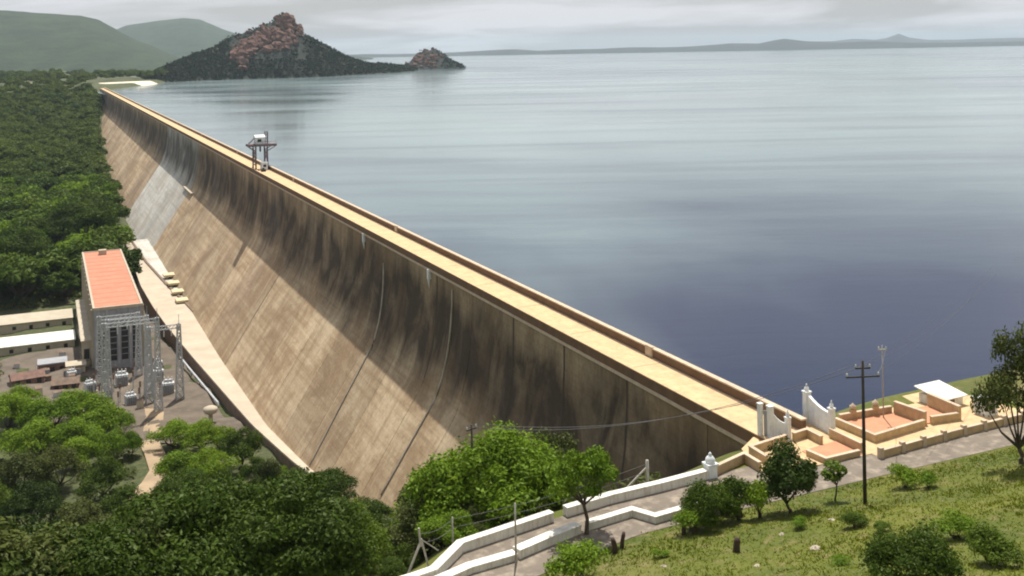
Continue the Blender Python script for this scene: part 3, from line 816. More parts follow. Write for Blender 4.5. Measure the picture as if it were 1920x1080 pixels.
tag(MB().prism([(1.9, 97.3), (1.8, 101.2), (7.6, 102.0), (7.6, 97.4)], -0.3, 0.10).build('small_terrace_floor', M['salmon']), 'small salmon paved terrace floor', 'pavement', kind='structure')
tag(MB().prism([(11.5, 99.9), (11.3, 106.4), (12.3, 106.9), (20.5, 106.5), (21.0, 101.1)], -0.3, 0.14).build('large_terrace_floor', M['salmon']), 'large salmon paved terrace floor', 'pavement', kind='structure')
tag(MB().prism([(21.4, 101.6), (20.9, 106.6), (26.5, 106.5), (26.1, 101.1)], -0.3, 0.12).build('farther_terrace_floor', M['salmon']), 'salmon floor of the farther terrace', 'pavement', kind='structure')
mb_pts = [(8.6, 95.7), (22.7, 96.9), (40, 97.6), (62, 98.2)]
rwall = low_wall('post_wall', mb_pts, 'tan road wall with evenly spaced posts below the terraces', 0, 0.75, 0.3, M['tan_wall'], cop=M['coping'])
d0 = 0.0
seg = [(Vector(a), Vector(b)) for a, b in zip(mb_pts[:-1], mb_pts[1:])]
for a, b in seg:
    n = int((b - a).length / 2.9)
    for i in range(0 if a == seg[0][0] else 1, n + 1):
        p = a + (b - a) * (i / max(1, n)) - Vector(mb_pts[0])
        MB().box(p.x - 0.27, p.x + 0.27, p.y - 0.27, p.y + 0.27, -0.5, 1.22).build('post', M['coping'], rwall)

tag(MB().prism([(8.7, 95.95), (8.4, 99.6), (11.2, 99.5), (20.2, 100.7), (26.4, 100.7), (62, 101.5), (62, 98.5), (40, 97.85), (22.7, 97.15)], -0.3, 0.02).build('terrace_walk', M['tan_deck']), 'tan paved walk between the post wall and the terraces', 'pavement', kind='structure')
tag(MB().prism([(9.2, 100), (9.2, 107.6), (12, 108.4), (26, 108.2), (26.6, 111.2), (34, 111.6), (36, 101)], -0.4, -0.008).build('shore_paving', M['tan_deck']), 'worn tan paving behind the terraces along the shore', 'pavement', kind='structure')
# gateway wings
def pillar(parent, x, y_, h, w, fin=True):
    s = MB().box(x - w / 2, x + w / 2, y_ - w / 2, y_ + w / 2, 0, h).build('pillar', M['white_paint'], parent)
    MB().box(x - w * 0.62, x + w * 0.62, y_ - w * 0.62, y_ + w * 0.62, h + 0.002, h + 0.16).build('cap', M['white_paint'], s)
    MB().box(x - w * 0.58, x + w * 0.58, y_ - w * 0.58, y_ + w * 0.58, 0.003, 0.35).build('plinth', M['white_paint'], s)
    if fin:
        MB().lathe([(w * 0.34, h + 0.162), (w * 0.44, h + 0.35), (w * 0.34, h + 0.62), (w * 0.12, h + 0.78), (w * 0.16, h + 0.9), (0.02, h + 1.1)], (x, y_, 0)).build('finial', M['white_paint'], s, True)
    return s
def wing(name, label, a, ha, b, hb, fin):
    t = thing(name, label, 'gate', (a[0], a[1], 0.03))
    dx, dy = b[0] - a[0], b[1] - a[1]
    pillar(t, 0, 0, ha, 0.75, fin); pillar(t, dx, dy, hb, 0.62, True if fin else False)
    L = math.hypot(dx, dy); ux, uy = dx / L, dy / L
    n = 14
    pts, tops = [], []
    for i in range(n):
        f = i / (n - 1)
        s = 0.38 + (L - 0.70) * f
        pts.append((ux * s, uy * s))
        tops.append(hb * 0.78 + (ha * 0.92 - hb * 0.78) * (1 - f) ** 2.2)
    MB().wall(pts, 0.28, 0, tops).build('swept_wall', M['white_paint'], t)
    MB().wall(pts, 0.40, [v + 0.002 for v in tops], [v + 0.13 for v in tops]).build('coping', M['white_paint'], t)
    for f in (0.3, 0.6):
        z = hb * f
        MB().wall([pts[0], pts[-1]], 0.34, z, z + 0.1).build('moulding', M['white_paint'], t)
    return t
gl_ = thing('gate_wing', 'white gate with two close tall pillars on the valley side of the dam road', 'gate', (0.15, 106.9, 0.03))
pillar(gl_, 0, 0, 4.1, 0.5, False); pillar(gl_, 0.85, -0.85, 3.9, 0.62, False); pillar(gl_, 2.4, -2.2, 2.7, 0.55, True)
gp_ = [(0.85 + 1.55 * i / 9 * 0.78 + 0.25, -0.85 - 1.35 * i / 9 * 0.78 - 0.22) for i in range(10)]
tp_ = [2.1 + 1.1 * (1 - i / 9) ** 2.2 for i in range(10)]
MB().wall(gp_, 0.2, 0, tp_).build('swept_wall', M['white_paint'], gl_)
MB().wall([(0.3, -0.3), (0.58, -0.58)], 0.12, 0.2, 3.4).build('gate_leaf', M['grey_wall'], gl_)
wing('gate_wing', 'white gate wing with finials and curved top on the water side', (8.9, 109.0), 3.7, (8.6, 104.0), 3.1, True)

# white pitched shelter and small white booth on the right
t = thing('boat_shed', 'white shed with a sloping white roof by the water', 'shed', (29.2, 106.9, -0.05), R(4))
t.scale = (0.8, 0.8, 0.7)
MB().box(-2.5, 2.5, -2.3, 2.3, 0, 1.7).build('wall', M['white_wall'], t)
rf = MB().add([(-3.0, -2.9, 1.72), (3.0, -2.9, 1.72), (3.0, 2.9, 2.75), (-3.0, 2.9, 2.75), (-3.0, -2.9, 1.9), (3.0, -2.9, 1.9), (3.0, 2.9, 2.93), (-3.0, 2.9, 2.93)],
         [(0, 3, 2, 1), (4, 5, 6, 7), (0, 1, 5, 4), (1, 2, 6, 5), (2, 3, 7, 6), (3, 0, 4, 7)]).build('roof', M['white_wall'], t)
MB().box(-0.5, 0.5, -2.36, -2.28, 0, 1.6).build('door', M['dark_wall'], t)
t = thing('booth', 'small pale blue booth beside the white shed', 'booth', (31.0, 101.2, -0.05))
MB().box(-1.0, 1.0, -1.0, 1.0, 0, 2.0).build('wall', M['white_paint'], t)
MB().box(-1.25, 1.25, -1.25, 1.25, 2.002, 2.2).build('roof', M['white_paint'], t)
MB().box(-0.5, 0.5, -1.04, -0.98, 0.8, 1.6).build('window', M['glass_dark'], t)

# ------------------------------------------------------------------ gantry crane on the crest
cr = thing('gantry_crane', 'rusty gantry crane with a white cabin straddling the dam crest', 'crane', (3.3, 452, 0.0))
for sx in (-2.35, 2.35):
    for sy in (-3.4, 3.4):
        lg = MB().beam((sx * 1.04, sy, 0.55), (sx, sy * 0.92, 9.6), 0.55).build('leg', M['rust'], cr)
        MB().box(sx * 1.04 - 0.28, sx * 1.04 + 0.28, sy - 0.8, sy + 0.8, 0.06, 0.55).build('bogie', M['dark_steel'], lg)
    MB().beam((sx * 1.03, -3.3, 2.0), (sx * 1.03, 3.3, 2.0), 0.35).build('sill_beam', M['rust'], cr)
    MB().beam((sx * 1.04, -3.2, 2.3), (sx, 3.0, 9.4), 0.22).beam((sx * 1.04, 3.2, 2.3), (sx, -3.0, 9.4), 0.22).build('brace', M['rust'], cr)
for sy in (-3.0, 3.0):
    MB().beam((-5.4, sy, 10.0), (6.4, sy, 10.0), 0.5, 0.8).build('girder', M['rust'], cr)
    MB().beam((-2.35, sy, 7.6), (-5.2, sy, 9.7), 0.3).beam((2.35, sy, 7.6), (6.0, sy, 9.7), 0.3).build('bracket', M['rust'], cr)
MB().box(-5.3, 6.3, -2.7, 2.7, 10.402, 10.5).build('platform', M['rust'], cr)
h_ = MB().box(-2.2, 1.7, -2.2, 2.2, 10.502, 13.4).build('cabin', M['white_paint'], cr)
MB().add([(-2.4, -2.4, 13.402), (1.9, -2.4, 13.402), (1.9, 2.4, 13.402), (-2.4, 2.4, 13.402), (-2.4, 0, 14.3), (1.9, 0, 14.3)],
         [(0, 1, 5, 4), (2, 3, 4, 5), (0, 4, 3), (1, 2, 5), (0, 3, 2, 1)]).build('roof', M['white_paint'], h_)
MB().box(-1.4, 0.2, -2.26, -2.18, 11.4, 12.6).build('window', M['glass_dark'], h_)
mast = MB()
for sx in (2.1, 3.1):
    for sy in (-0.7, 0.7): mast.beam((sx, sy, 10.5), (sx, sy, 15.6), 0.25)
for z in (11.5, 12.8, 14.1, 15.5):
    mast.beam((2.1, -0.7, z), (3.1, 0.7, z), 0.2).beam((2.1, 0.7, z), (3.1, -0.7, z), 0.2)
mast.build('hoist_mast', M['rust'], cr)
MB().beam((-4.8, 0, 10.5), (-2.3, 0, 13.0), 0.35).build('stay', M['rust'], cr)
MB().box(-0.25, 0.35, -0.3, 0.3, 7.2, 9.6).build('hook_block', M['dark_steel'], cr)
for k in range(5):
    MB().beam((-5.2 + k * 2.85, -2.65, 10.5), (-5.2 + k * 2.85, -2.65, 11.5), 0.1).build('rail_post', M['rust'], cr)
MB().beam((-5.2, -2.65, 11.5), (6.2, -2.65, 11.5), 0.1).build('handrail', M['rust'], cr)
bo = thing('control_booth', 'small white booth under the gantry crane', 'booth', (3.9, 447.0, 0.055))
MB().box(-1.25, 1.2, -1.6, 1.6, 0.0, 3.0).build('wall', M['white_paint'], bo)
MB().box(-1.4, 1.35, -1.8, 1.8, 3.002, 3.2).build('roof', M['white_paint'], bo)
MB().box(-0.6, 0.6, -1.66, -1.59, 1.3, 2.3).build('window', M['glass_dark'], bo)
wn_ = MB().box(-0.9, 0.9, -0.9, 0.9, 0.1, 1.0)
wn_.lathe([(0.45, 1.0), (0.45, 1.5)], (0, 0, 0), 10)
tag(wn_.build('winch', M['dark_steel'], None, loc=(2.4, 440.6, 0.055)), 'dark squat winch on the dam road by the crane', 'winch')

# ------------------------------------------------------------------ powerhouse and yard below the dam
PZ = -62.0
ph = thing('powerhouse', 'long powerhouse with a flat salmon roof at the dam foot', 'building', (-56.5, 401, PZ))
MB().box(-8.0, 8.0, 0, 118, -3, 21.2).build('wall', M['grey_wall'], ph)
MB().box(-7.6, 7.6, 0.5, 117.5, 21.2, 21.9).build('roof', M['salmon_roof'], ph)
edge = MB()
edge.box(-8.35, -7.6, -0.3, 118.3, 21.2, 22.2); edge.box(7.6, 8.35, -0.3, 118.3, 21.2, 22.2)
edge.box(-7.6, 7.6, -0.3, 0.5, 21.2, 22.2); edge.box(-7.6, 7.6, 117.5, 118.3, 21.2, 22.2)
edge.build('roof_edge', M['pale_conc'], ph)
for i in range(1, 14):
    MB().box(-7.58, 7.58, i * 8.4 - 0.12, i * 8.4 + 0.12, 21.902, 21.95).build('roof_joint', M['salmon_roof'], ph)
MB().box(-1.6, 1.6, 108, 111, 21.902, 24.0).build('roof_vent', M['pale_conc'], ph)
for x in (-7.4, -3.6, 0.2, 4.0, 7.4):
    MB().box(x - 0.5, x + 0.5, -0.55, -0.002, -1, 21.1).build('pilaster', M['grey_wall'], ph)
for x0, x1 in ((-6.6, -4.4), (-2.8, -0.6), (1.0, 3.2), (4.8, 6.6)):
    wdw = MB().box(x0, x1, -0.12, 0.02, 3.0, 15.5).build('window', M['glass_dark'], ph)
    fr = MB()
    for zz in np.linspace(3.0, 15.5, 7): fr.box(x0, x1, -0.2, -0.121, zz - 0.1, zz + 0.1)
    fr.build('frame', M['grey_wall'], wdw)
for i in range(13):
    yb = 3 + i * 8.9
    for side, xs in ((-1, -8.0), (1, 8.0)):
        xa, xb = (xs - 0.15, xs + 0.02) if side < 0 else (xs - 0.02, xs + 0.15)
        wdw = MB().box(xa, xb, yb + 1.6, yb + 6.8, 9.0, 18.5).build('window', M['glass_dark'], ph)
        xa, xb = (xs - 0.85, xs - 0.002) if side < 0 else (xs + 0.002, xs + 0.85)
        MB().box(xa, xb, yb - 0.6, yb + 0.6, -1, 21.1).build('pilaster', M['pale_conc'], ph)
an = thing('annex', 'low concrete annex with dark bays along the powerhouse side', 'building', (-66.8, 408, PZ))
MB().box(-1.6, 1.6, 0, 70, -3, 9.0).build('wall', M['pale_conc'], an)
MB().box(-1.9, 1.7, -0.3, 70.3, 9.002, 9.5).build('roof', M['pale_conc'], an)
for i in range(9):
    MB().box(-1.75, -1.58, 2 + i * 7.5, 6.2 + i * 7.5, 1.5, 7.5).build('bay_opening', M['glass_dark'], an)
MB().box(-0.9, 0.9, -0.15, 0.02, 0.0, 6.5).build('bay_opening', M['glass_dark'], an)

def shed(name, label, cx, cy, lx, ly, h, wall, roof, rz=0.0, zoff=0.0, cat='building', group=None, gable=False, ndoor=3):
    z = min(gz(cx + a * lx / 2, cy + b * ly / 2) for a in (-1, 1) for b in (-1, 1))
    t = thing(name, label, cat, (cx, cy, z + zoff), rz, group)
    MB().box(-lx / 2, lx / 2, -ly / 2, ly / 2, -1.5, h).build('wall', wall, t)
    e = 0.4
    if gable:
        MB().add([(-lx / 2 - e, -ly / 2 - e, h - 0.1), (lx / 2 + e, -ly / 2 - e, h - 0.1), (lx / 2 + e, ly / 2 + e, h - 0.1), (-lx / 2 - e, ly / 2 + e, h - 0.1),
                  (-lx / 2 - e, 0, h + ly * 0.22), (lx / 2 + e, 0, h + ly * 0.22)], [(0, 1, 5, 4), (2, 3, 4, 5), (0, 4, 3), (1, 2, 5), (0, 3, 2, 1)]).build('roof', roof, t)
    else:
        MB().box(-lx / 2 - e, lx / 2 + e, -ly / 2 - e, ly / 2 + e, h + 0.002, h + 0.4).build('roof', roof, t)
    for i in range(ndoor):
        x = -lx / 2 + (i + 0.5) * lx / ndoor
        MB().box(x - 0.7, x + 0.7, -ly / 2 - 0.06, -ly / 2 + 0.02, 0.9 if i % 2 else 0.0, 2.3).build('window' if i % 2 else 'door', M['glass_dark'], t)
    return t
shed('long_shed', 'long low shed with a grey-tan roof beside the annex, next to the big trees', -92, 492, 44, 17, 3.2, M['pale_conc'], M['pale_conc'], ndoor=7)
shed('long_shed', 'long low shed with a white roof and tan end wall by the switchyard', -92, 451, 44, 15, 3.2, M['pale_conc'], M['white_wall'], ndoor=7)
shed('store_shed', 'small brown brick store with a grey flat roof left of the switchyard', -78, 414, 9, 7, 3.4, M['brick'], M['grey_wall'])
shed('store_shed', 'grey concrete hut between the powerhouse and the brick stores', -70.5, 404, 6, 6, 3.2, M['grey_wall'], M['pale_conc'])
shed('store_shed', 'low reddish brick store with a brick-red gable roof', -86, 398, 10, 7, 2.6, M['brick'], M['brick'], 0.15, gable=True)
shed('store_shed', 'small dark roofed hut at the switchyard edge', -74, 388, 8, 6, 2.4, M['brick'], M['dark_wall'], -0.1, gable=True)

def lattice(mb, base, top, wb, wt, n):
    """four-legged tapering lattice between two points, into leg and brace builders"""
    b, t = Vector(base), Vector(top)
    def corner(f, i):
        w = wb + (wt - wb) * f
        sx, sy = ((-1, -1), (1, -1), (1, 1), (-1, 1))[i]
        return b + (t - b) * f + Vector((sx * w / 2, sy * w / 2, 0))
    for k in range(n):
        f0, f1 = k / n, (k + 1) / n
        for i in range(4):
            j = (i + 1) % 4
            mb.beam(corner(f0, i), corner(f1, j), 0.2)
            mb.beam(corner(f0, j), corner(f1, i), 0.2)
            mb.beam(corner(f1, i), corner(f1, j), 0.2)
    return [(corner(0, i), corner(1, i)) for i in range(4)]
def switch_gantry(label, xa, xb, y_, h):
    za = min(gz(xa, y_), gz(xb, y_))
    t = thing('switchyard_gantry', label, 'gantry', ((xa + xb) / 2, y_, za))
    for x in (xa, xb):
        x -= (xa + xb) / 2
        br = MB()
        legs = lattice(br, (x, 0, 0), (x, 0, h), 2.4, 0.9, 8)
        tw = MB()
        for p, q in legs: tw.beam(p - Vector((0, 0, 1)), q, 0.34)
        tw = tw.build('tower', M['steel'], t)
        br.build('bracing', M['steel'], tw)
        MB().beam((x, 0, h), (x, 0, h + 3), 0.15).build('spike', M['steel'], tw)
    L = abs(xb - xa) / 2
    mb = MB()
    n = 8
    for sy in (-0.45, 0.45):
        for zz in (h - 1.3, h - 0.2): mb.beam((-L, sy, zz), (L, sy, zz), 0.16)
        for k in range(n):
            x0, x1 = -L + 2 * L * k / n, -L + 2 * L * (k + 1) / n
            mb.beam((x0, sy, h - 1.3), (x1, sy, h - 0.2), 0.1)
    mb.build('crossbeam', M['steel'], t)
    for k in range(3):
        x = -L + 2 * L * (k + 1) / 4
        MB().lathe([(0.10, h - 3.6), (0.22, h - 3.4), (0.1, h - 3.1), (0.22, h - 2.8), (0.1, h - 2.5), (0.22, h - 2.2), (0.1, h - 1.9), (0.05, h - 1.35)], (x, 0, 0), 8).build('insulator', M['porcelain'], t, True)
    return t
switch_gantry('tall lattice gantry at the front of the switchyard', -64, -49.0, 338, 29)
switch_gantry('lattice gantry in the middle of the switchyard', -62, -50, 362, 26)
switch_gantry('lattice gantry close against the powerhouse front', -63.5, -51, 386, 23)
switch_gantry('narrow lattice gantry on the toe road side of the switchyard', -50.5, -41.5, 350, 24)
def transformer(label, x, y_, s, rz):
    t = thing('transformer', label, 'transformer', (x, y_, gz(x, y_) + 0.3), rz, 'transformers in the switchyard')
    MB().box(-1.6 * s, 1.6 * s, -1.1 * s, 1.1 * s, 0.3, 3.0 * s).build('tank', M['steel'], t)
    MB().box(-1.9 * s, 1.9 * s, -1.5 * s, 1.5 * s, -0.6, 0.298).build('plinth', M['pale_conc'], t)
    for k in range(5):
        MB().box((-1.4 + k * 0.65) * s, (-1.15 + k * 0.65) * s, -1.75 * s, -1.102 * s, 0.6, 2.7 * s).build('radiator', M['grey_wall'], t)
    for k in range(3):
        MB().lathe([(0.2 * s, 3.0 * s), (0.12 * s, 3.3 * s), (0.2 * s, 3.6 * s), (0.1 * s, 3.9 * s), (0.18 * s, 4.2 * s), (0.05 * s, 4.6 * s)], ((-1.0 + k) * s, 0, 0), 8).build('bushing', M['porcelain'], t, True)
    MB().tube([(-1.2 * s, 0.7 * s, 3.4 * s), (1.2 * s, 0.7 * s, 3.4 * s)], 0.35 * s, 8).build('conservator', M['steel'], t)
for i, (x, y_, s, rz) in enumerate([(-44.5, 392, 1.1, 0.1), (-45.5, 376, 1.0, 0), (-44, 360, 1.15, -0.1), (-56, 352, 1.0, 0.2), (-57, 377, 1.2, 0), (-67, 372, 1.0, 0.3), (-68, 352, 0.9, 0.0), (-72, 396, 0.9, 0.2)]):
    transformer('grey transformer with three bushings on the switchyard ground', x, y_, s, rz)
for i, (x, y_) in enumerate([(x + (j % 2) * 1.2, yy) for j, yy in enumerate((345, 357, 370, 381)) for x in (-66, -60, -54, -48)]):
    t = thing('bus_support', 'thin post topped by a stacked insulator in the switchyard', 'post', (x, y_, gz(x, y_) + 0.3), 0, 'insulator posts in the switchyard')
    sh = MB().beam((0, 0, -1), (0, 0, 4.2), 0.3).build('post', M['steel'], t)
    MB().lathe([(0.2, 4.2), (0.34, 4.5), (0.2, 4.8), (0.34, 5.1), (0.2, 5.4), (0.34, 5.7), (0.12, 6.1)], n=8).build('insulator', M['brick'], t, True)
rc = random.Random(21)
for i in range(22):
    x, y_ = rc.uniform(-88, -42), rc.uniform(334, 432)
    if x > -67 and y_ > 396: x -= 24
    t = thing('switch_cabinet', 'small equipment cabinet with a sloping lid among the switchyard gear', 'cabinet', (x, y_, gz(x, y_) + 0.3), rc.uniform(-0.3, 0.3), 'equipment cabinets in the switchyard')
    w_, d_, h_ = rc.uniform(0.8, 2.0), rc.uniform(0.6, 1.2), rc.uniform(1.4, 2.8)
    MB().box(-w_, w_, -d_, d_, -0.6, h_).build('body', M[rc.choice(['steel', 'grey_wall', 'brick', 'pale_conc'])], t)
    MB().add([(-w_ - .1, -d_ - .1, h_ + .002), (w_ + .1, -d_ - .1, h_ + .002), (w_ + .1, d_ + .1, h_ + .3), (-w_ - .1, d_ + .1, h_ + .3), (-w_ - .1, d_ + .1, h_ + .002), (w_ + .1, d_ + .1, h_ + .002)],
             [(0, 1, 2, 3), (0, 4, 5, 1), (4, 3, 2, 5), (0, 3, 4), (1, 5, 2)]).build('lid', M['dark_wall'], t)
# mushroom-shaped tank near the toe road
tk = thing('water_tank', 'small pale round tank on a stem beside the toe road', 'tank', (-36.8, 316, gz(-36.8, 316)))
MB().lathe([(0.7, -1), (0.6, 2.6)]).build('stem', M['pale_conc'], tk, True)
MB().lathe([(0.7, 2.6), (1.7, 3.1), (2.1, 3.9), (1.9, 4.5), (1.1, 4.9), (0.1, 5.1)], n=20).build('bowl', M['pale_conc'], tk, True)

# four valve platforms against the foot of the face
for i, (px, py) in enumerate([(320, 513), (329, 528), (337, 544), (345, 560)]):
    r = ray(px, py)
    d = 380.0
    while (CAM + r * d).x < face_x((CAM + r * d).z) - 1.6: d += 0.25
    p = CAM + r * d
    t = thing('valve_platform', 'pale slab platform over a valve pipe in the row of four at the dam foot', 'platform', (p.x, p.y, p.z), group='valve platforms at the dam foot')
    MB().box(-3.4, 2.6, -3.2, 3.2, -0.9, 0.0).build('slab', M['cream'], t)
    for sy in (-1.9, 1.9):
        MB().box(-2.1, -1.4, sy - 0.3, sy + 0.3, -7.0, -0.702).build('leg', M['pale_conc'], t)
    MB().tube([(-1.6, 0, -7.0), (-1.6, 0, -3.6), (-0.6, 0, -2.2), (2.6, 0, -2.0)], 0.8, 10).build('valve_pipe', M['dark_wall'], t, True)

# ------------------------------------------------------------------ rocks and scrub on the hills across the water
def rock_mesh(seed, mat):
    rnd = random.Random(seed)
    n, m = 9, 6
    vs = []
    for j in range(m + 1):
        th = math.pi * j / m
        for i in range(n):
            ph = 2 * math.pi * i / n
            r_ = 1 + rnd.uniform(-0.28, 0.28)
            vs.append((r_ * math.sin(th) * math.cos(ph), r_ * math.sin(th) * math.sin(ph), r_ * 0.8 * math.cos(th)))
    fs = [(j * n + i, (j + 1) * n + i, (j + 1) * n + (i + 1) % n, j * n + (i + 1) % n) for j in range(m) for i in range(n)]
    me = MB().add(vs, fs).mesh('boulder')
    me.materials.append(mat)
    return me
rocks = [rock_mesh(50 + i, M['boulder']) for i in range(5)]
def nearest_on(vs, px, py):
    best, bp_ = 1e9, None
    for v in vs[: vs.shape[0] // 2 + 2].reshape(-1, 3)[::1]:
        q = project(v)
        d = (q[0] - px) ** 2 + (q[1] - py) ** 2
        if d < best: best, bp_ = d, v
    return bp_
rv_px = None
def pick(vs, spots, parent, rnd, smin, smax):
    half = vs[: vs.shape[0] // 2 + 2].reshape(-1, 3)
    pr = np.array([project(v)[:2] for v in half])
    for (px, py, sc) in spots:
        i = int(np.argmin((pr[:, 0] - px) ** 2 + (pr[:, 1] - py) ** 2))
        o = link('boulder', rnd.choice(rocks), parent)
        o.location = half[i]
        s_ = sc * rnd.uniform(smin, smax)
        o.scale = (s_ * rnd.uniform(0.7, 1.3), s_ * rnd.uniform(0.7, 1.3), s_ * rnd.uniform(0.7, 1.4))
        o.rotation_euler = (rnd.uniform(-0.5, 0.5), rnd.uniform(-0.5, 0.5), rnd.uniform(0, 6.28))
rnd = random.Random(4)
spots = []
for cx_, cy_, sx, sy, n in ((497, 72, 14, 9, 28), (470, 84, 15, 9, 26), (452, 100, 16, 9, 26), (540, 60, 10, 15, 34), (533, 38, 7, 6, 12), (560, 66, 8, 6, 10), (528, 86, 12, 5, 10)):
    for _ in range(n): spots.append((rnd.gauss(cx_, sx), rnd.gauss(cy_, sy), 1.0 if n > 11 else 0.8))
pick(rocky_v, spots, rocky, rnd, 5.0, 14.0)
spots = [(rnd.gauss(797, 14), rnd.gauss(112, 7), 1.0) for _ in range(46)] + [(rnd.uniform(700, 770), 133, 0.5) for _ in range(5)]
pick(islet_v, spots, islet, rnd, 4.0, 9.0)
def scrub_on(vs, parent, n, size, seed, skip):
    r_ = np.random.RandomState(seed)
    half = vs.reshape(-1, 3)
    nv_, nu_ = vs.shape[:2]
    allv, k = [], 0
    while k < n:
        j, i = r_.randint(0, int(nv_ * 0.62)), r_.randint(0, nu_ - 1)
        p = vs[j, i] + (vs[min(j + 1, nv_ - 1), i + 1] - vs[j, i]) * r_.rand()
        if p[2] < -3: 
            k += 0.2; continue
        q = project(p)
        k += 1
        if skip(q[0], q[1]) and r_.rand() < 0.75: continue
        s_ = size * r_.uniform(0.5, 1.3)
        c0 = np.array(p)
        for _ in range(6):
            c = c0 + r_.normal(0, s_ * 0.4, 3) + np.array([0, 0, s_ * 0.4])
            a = r_.normal(0, 1, 3); a /= np.linalg.norm(a)
            b = np.cross(a, r_.normal(0, 1, 3)); b /= np.linalg.norm(b)
            h = s_ * 0.45
            allv += [c + a * h, c + b * h, c - a * h, c - b * h]
    v = np.array(allv)
    o = link('scrub', np_mesh('scrub', v, np.arange(len(v)).reshape(-1, 4), M['scrub']), parent)
    return tag(o, kind='stuff')
scrub_on(rocky_v, rocky, 7000, 5.2, 8, lambda x, y_: 430 < x < 575 and y_ < 112)
scrub_on(islet_v, islet, 500, 5.0, 9, lambda x, y_: x < 826)

# ------------------------------------------------------------------ trees
def leaf_cloud(lobes, n, size, r_, droop=0.0, shell=0.32):
    """n leaf sprays spread through the lobes' outer volume; returns verts, quads"""
    w = np.array([l[1][0] * l[1][1] * l[1][2] for l in lobes]) ** (2 / 3)
    pick_ = r_.choice(len(lobes), n, p=w / w.sum())
    c = np.array([l[0] for l in lobes])[pick_]; rad = np.array([l[1] for l in lobes])[pick_]
    d = r_.normal(0, 1, (n, 3)); d /= np.linalg.norm(d, axis=1)[:, None]
    d[:, 2] = np.where(d[:, 2] < -0.35, -d[:, 2] * 0.6, d[:, 2])
    rr = 1.0 - np.abs(r_.normal(0, shell, n)) + r_.normal(0, 0.06, n)
    p = c + d * rad * np.clip(rr, 0.05, 1.25)[:, None]
    nrm = d * 0.8 + r_.normal(0, 0.55, (n, 3)) + np.array([0, 0, 0.45])
    nrm /= np.linalg.norm(nrm, axis=1)[:, None]
    a = np.cross(nrm, r_.normal(0, 1, (n, 3))); a /= np.linalg.norm(a, axis=1)[:, None]
    b = np.cross(nrm, a)
    s1 = size * (0.45 + 1.1 * r_.rand(n) ** 1.6)[:, None]; s2 = s1 * r_.uniform(0.35, 0.6, n)[:, None]
    fold = nrm * s1 * r_.uniform(-0.25, 0.1, n)[:, None]
    v = np.stack([p + a * s1, p + b * s2 + fold, p - a * s1, p - b * s2 + fold], 1).reshape(-1, 3)
    return v, np.arange(4 * n).reshape(-1, 4)
def make_tree(seed, h, r, crown_base, n_lobes, n_leaf, leaf, lobe_r, mat, flat=0.7, trunk_r=0.28, stems=1, shell=0.32):
    r_ = np.random.RandomState(seed)
    lobes = []
    ch = h - crown_base
    for i in range(n_lobes):
        a = r_.uniform(0, 6.283); q = math.sqrt(r_.uniform(0, 1)) * (r - lobe_r * 0.6)
        top = math.sqrt(max(0, 1 - (q / r) ** 2))
        lo = crown_base + lobe_r * 0.4
        hi = crown_base + ch * top - lobe_r * flat * 0.8
        z = lo + (max(hi, lo + 0.1) - lo) * r_.uniform(0.35, 1.0)
        k = lobe_r * r_.uniform(0.5, 1.4)
        lobes.append(((q * math.cos(a), q * math.sin(a), z), (k, k, k * flat * r_.uniform(0.8, 1.2))))
    v, q = leaf_cloud(lobes, n_leaf, leaf, r_, shell=shell)
    crown = np_mesh('crown', v, q, mat)
    tb = MB()
    for s_ in range(stems):
        ba = 6.283 * s_ / stems
        b0 = Vector((math.cos(ba), math.sin(ba), 0)) * (trunk_r * 1.4 if stems > 1 else 0)
        fork = Vector((r_.normal(0, r * 0.06), r_.normal(0, r * 0.06), crown_base * 0.95)) + b0 * 3
        tb.tube([b0 - Vector((0, 0, 0.8)), b0 + Vector((0, 0, 0.3)), (b0 + fork) / 2 + Vector((r_.normal(0, .15), r_.normal(0, .15), 0)), fork],
                [trunk_r * 1.5, trunk_r * 1.15, trunk_r * 0.95, trunk_r * 0.8], 8)
        for l in lobes[s_::stems][:9]:
            e = Vector(l[0]); mid = (fork + e) / 2 + Vector((0, 0, -0.1 * (e - fork).length))
            tb.tube([fork, mid, e], [trunk_r * 0.55, trunk_r * 0.38, trunk_r * 0.12], 5)
    trunk = tb.mesh('trunk', True)
    trunk.materials.append(M['bark'])
    return crown, trunk
TREES = {}
def species(key, *args, **kw): TREES.setdefault(key, []).append((make_tree(*args, **kw), args[1], args[2]))
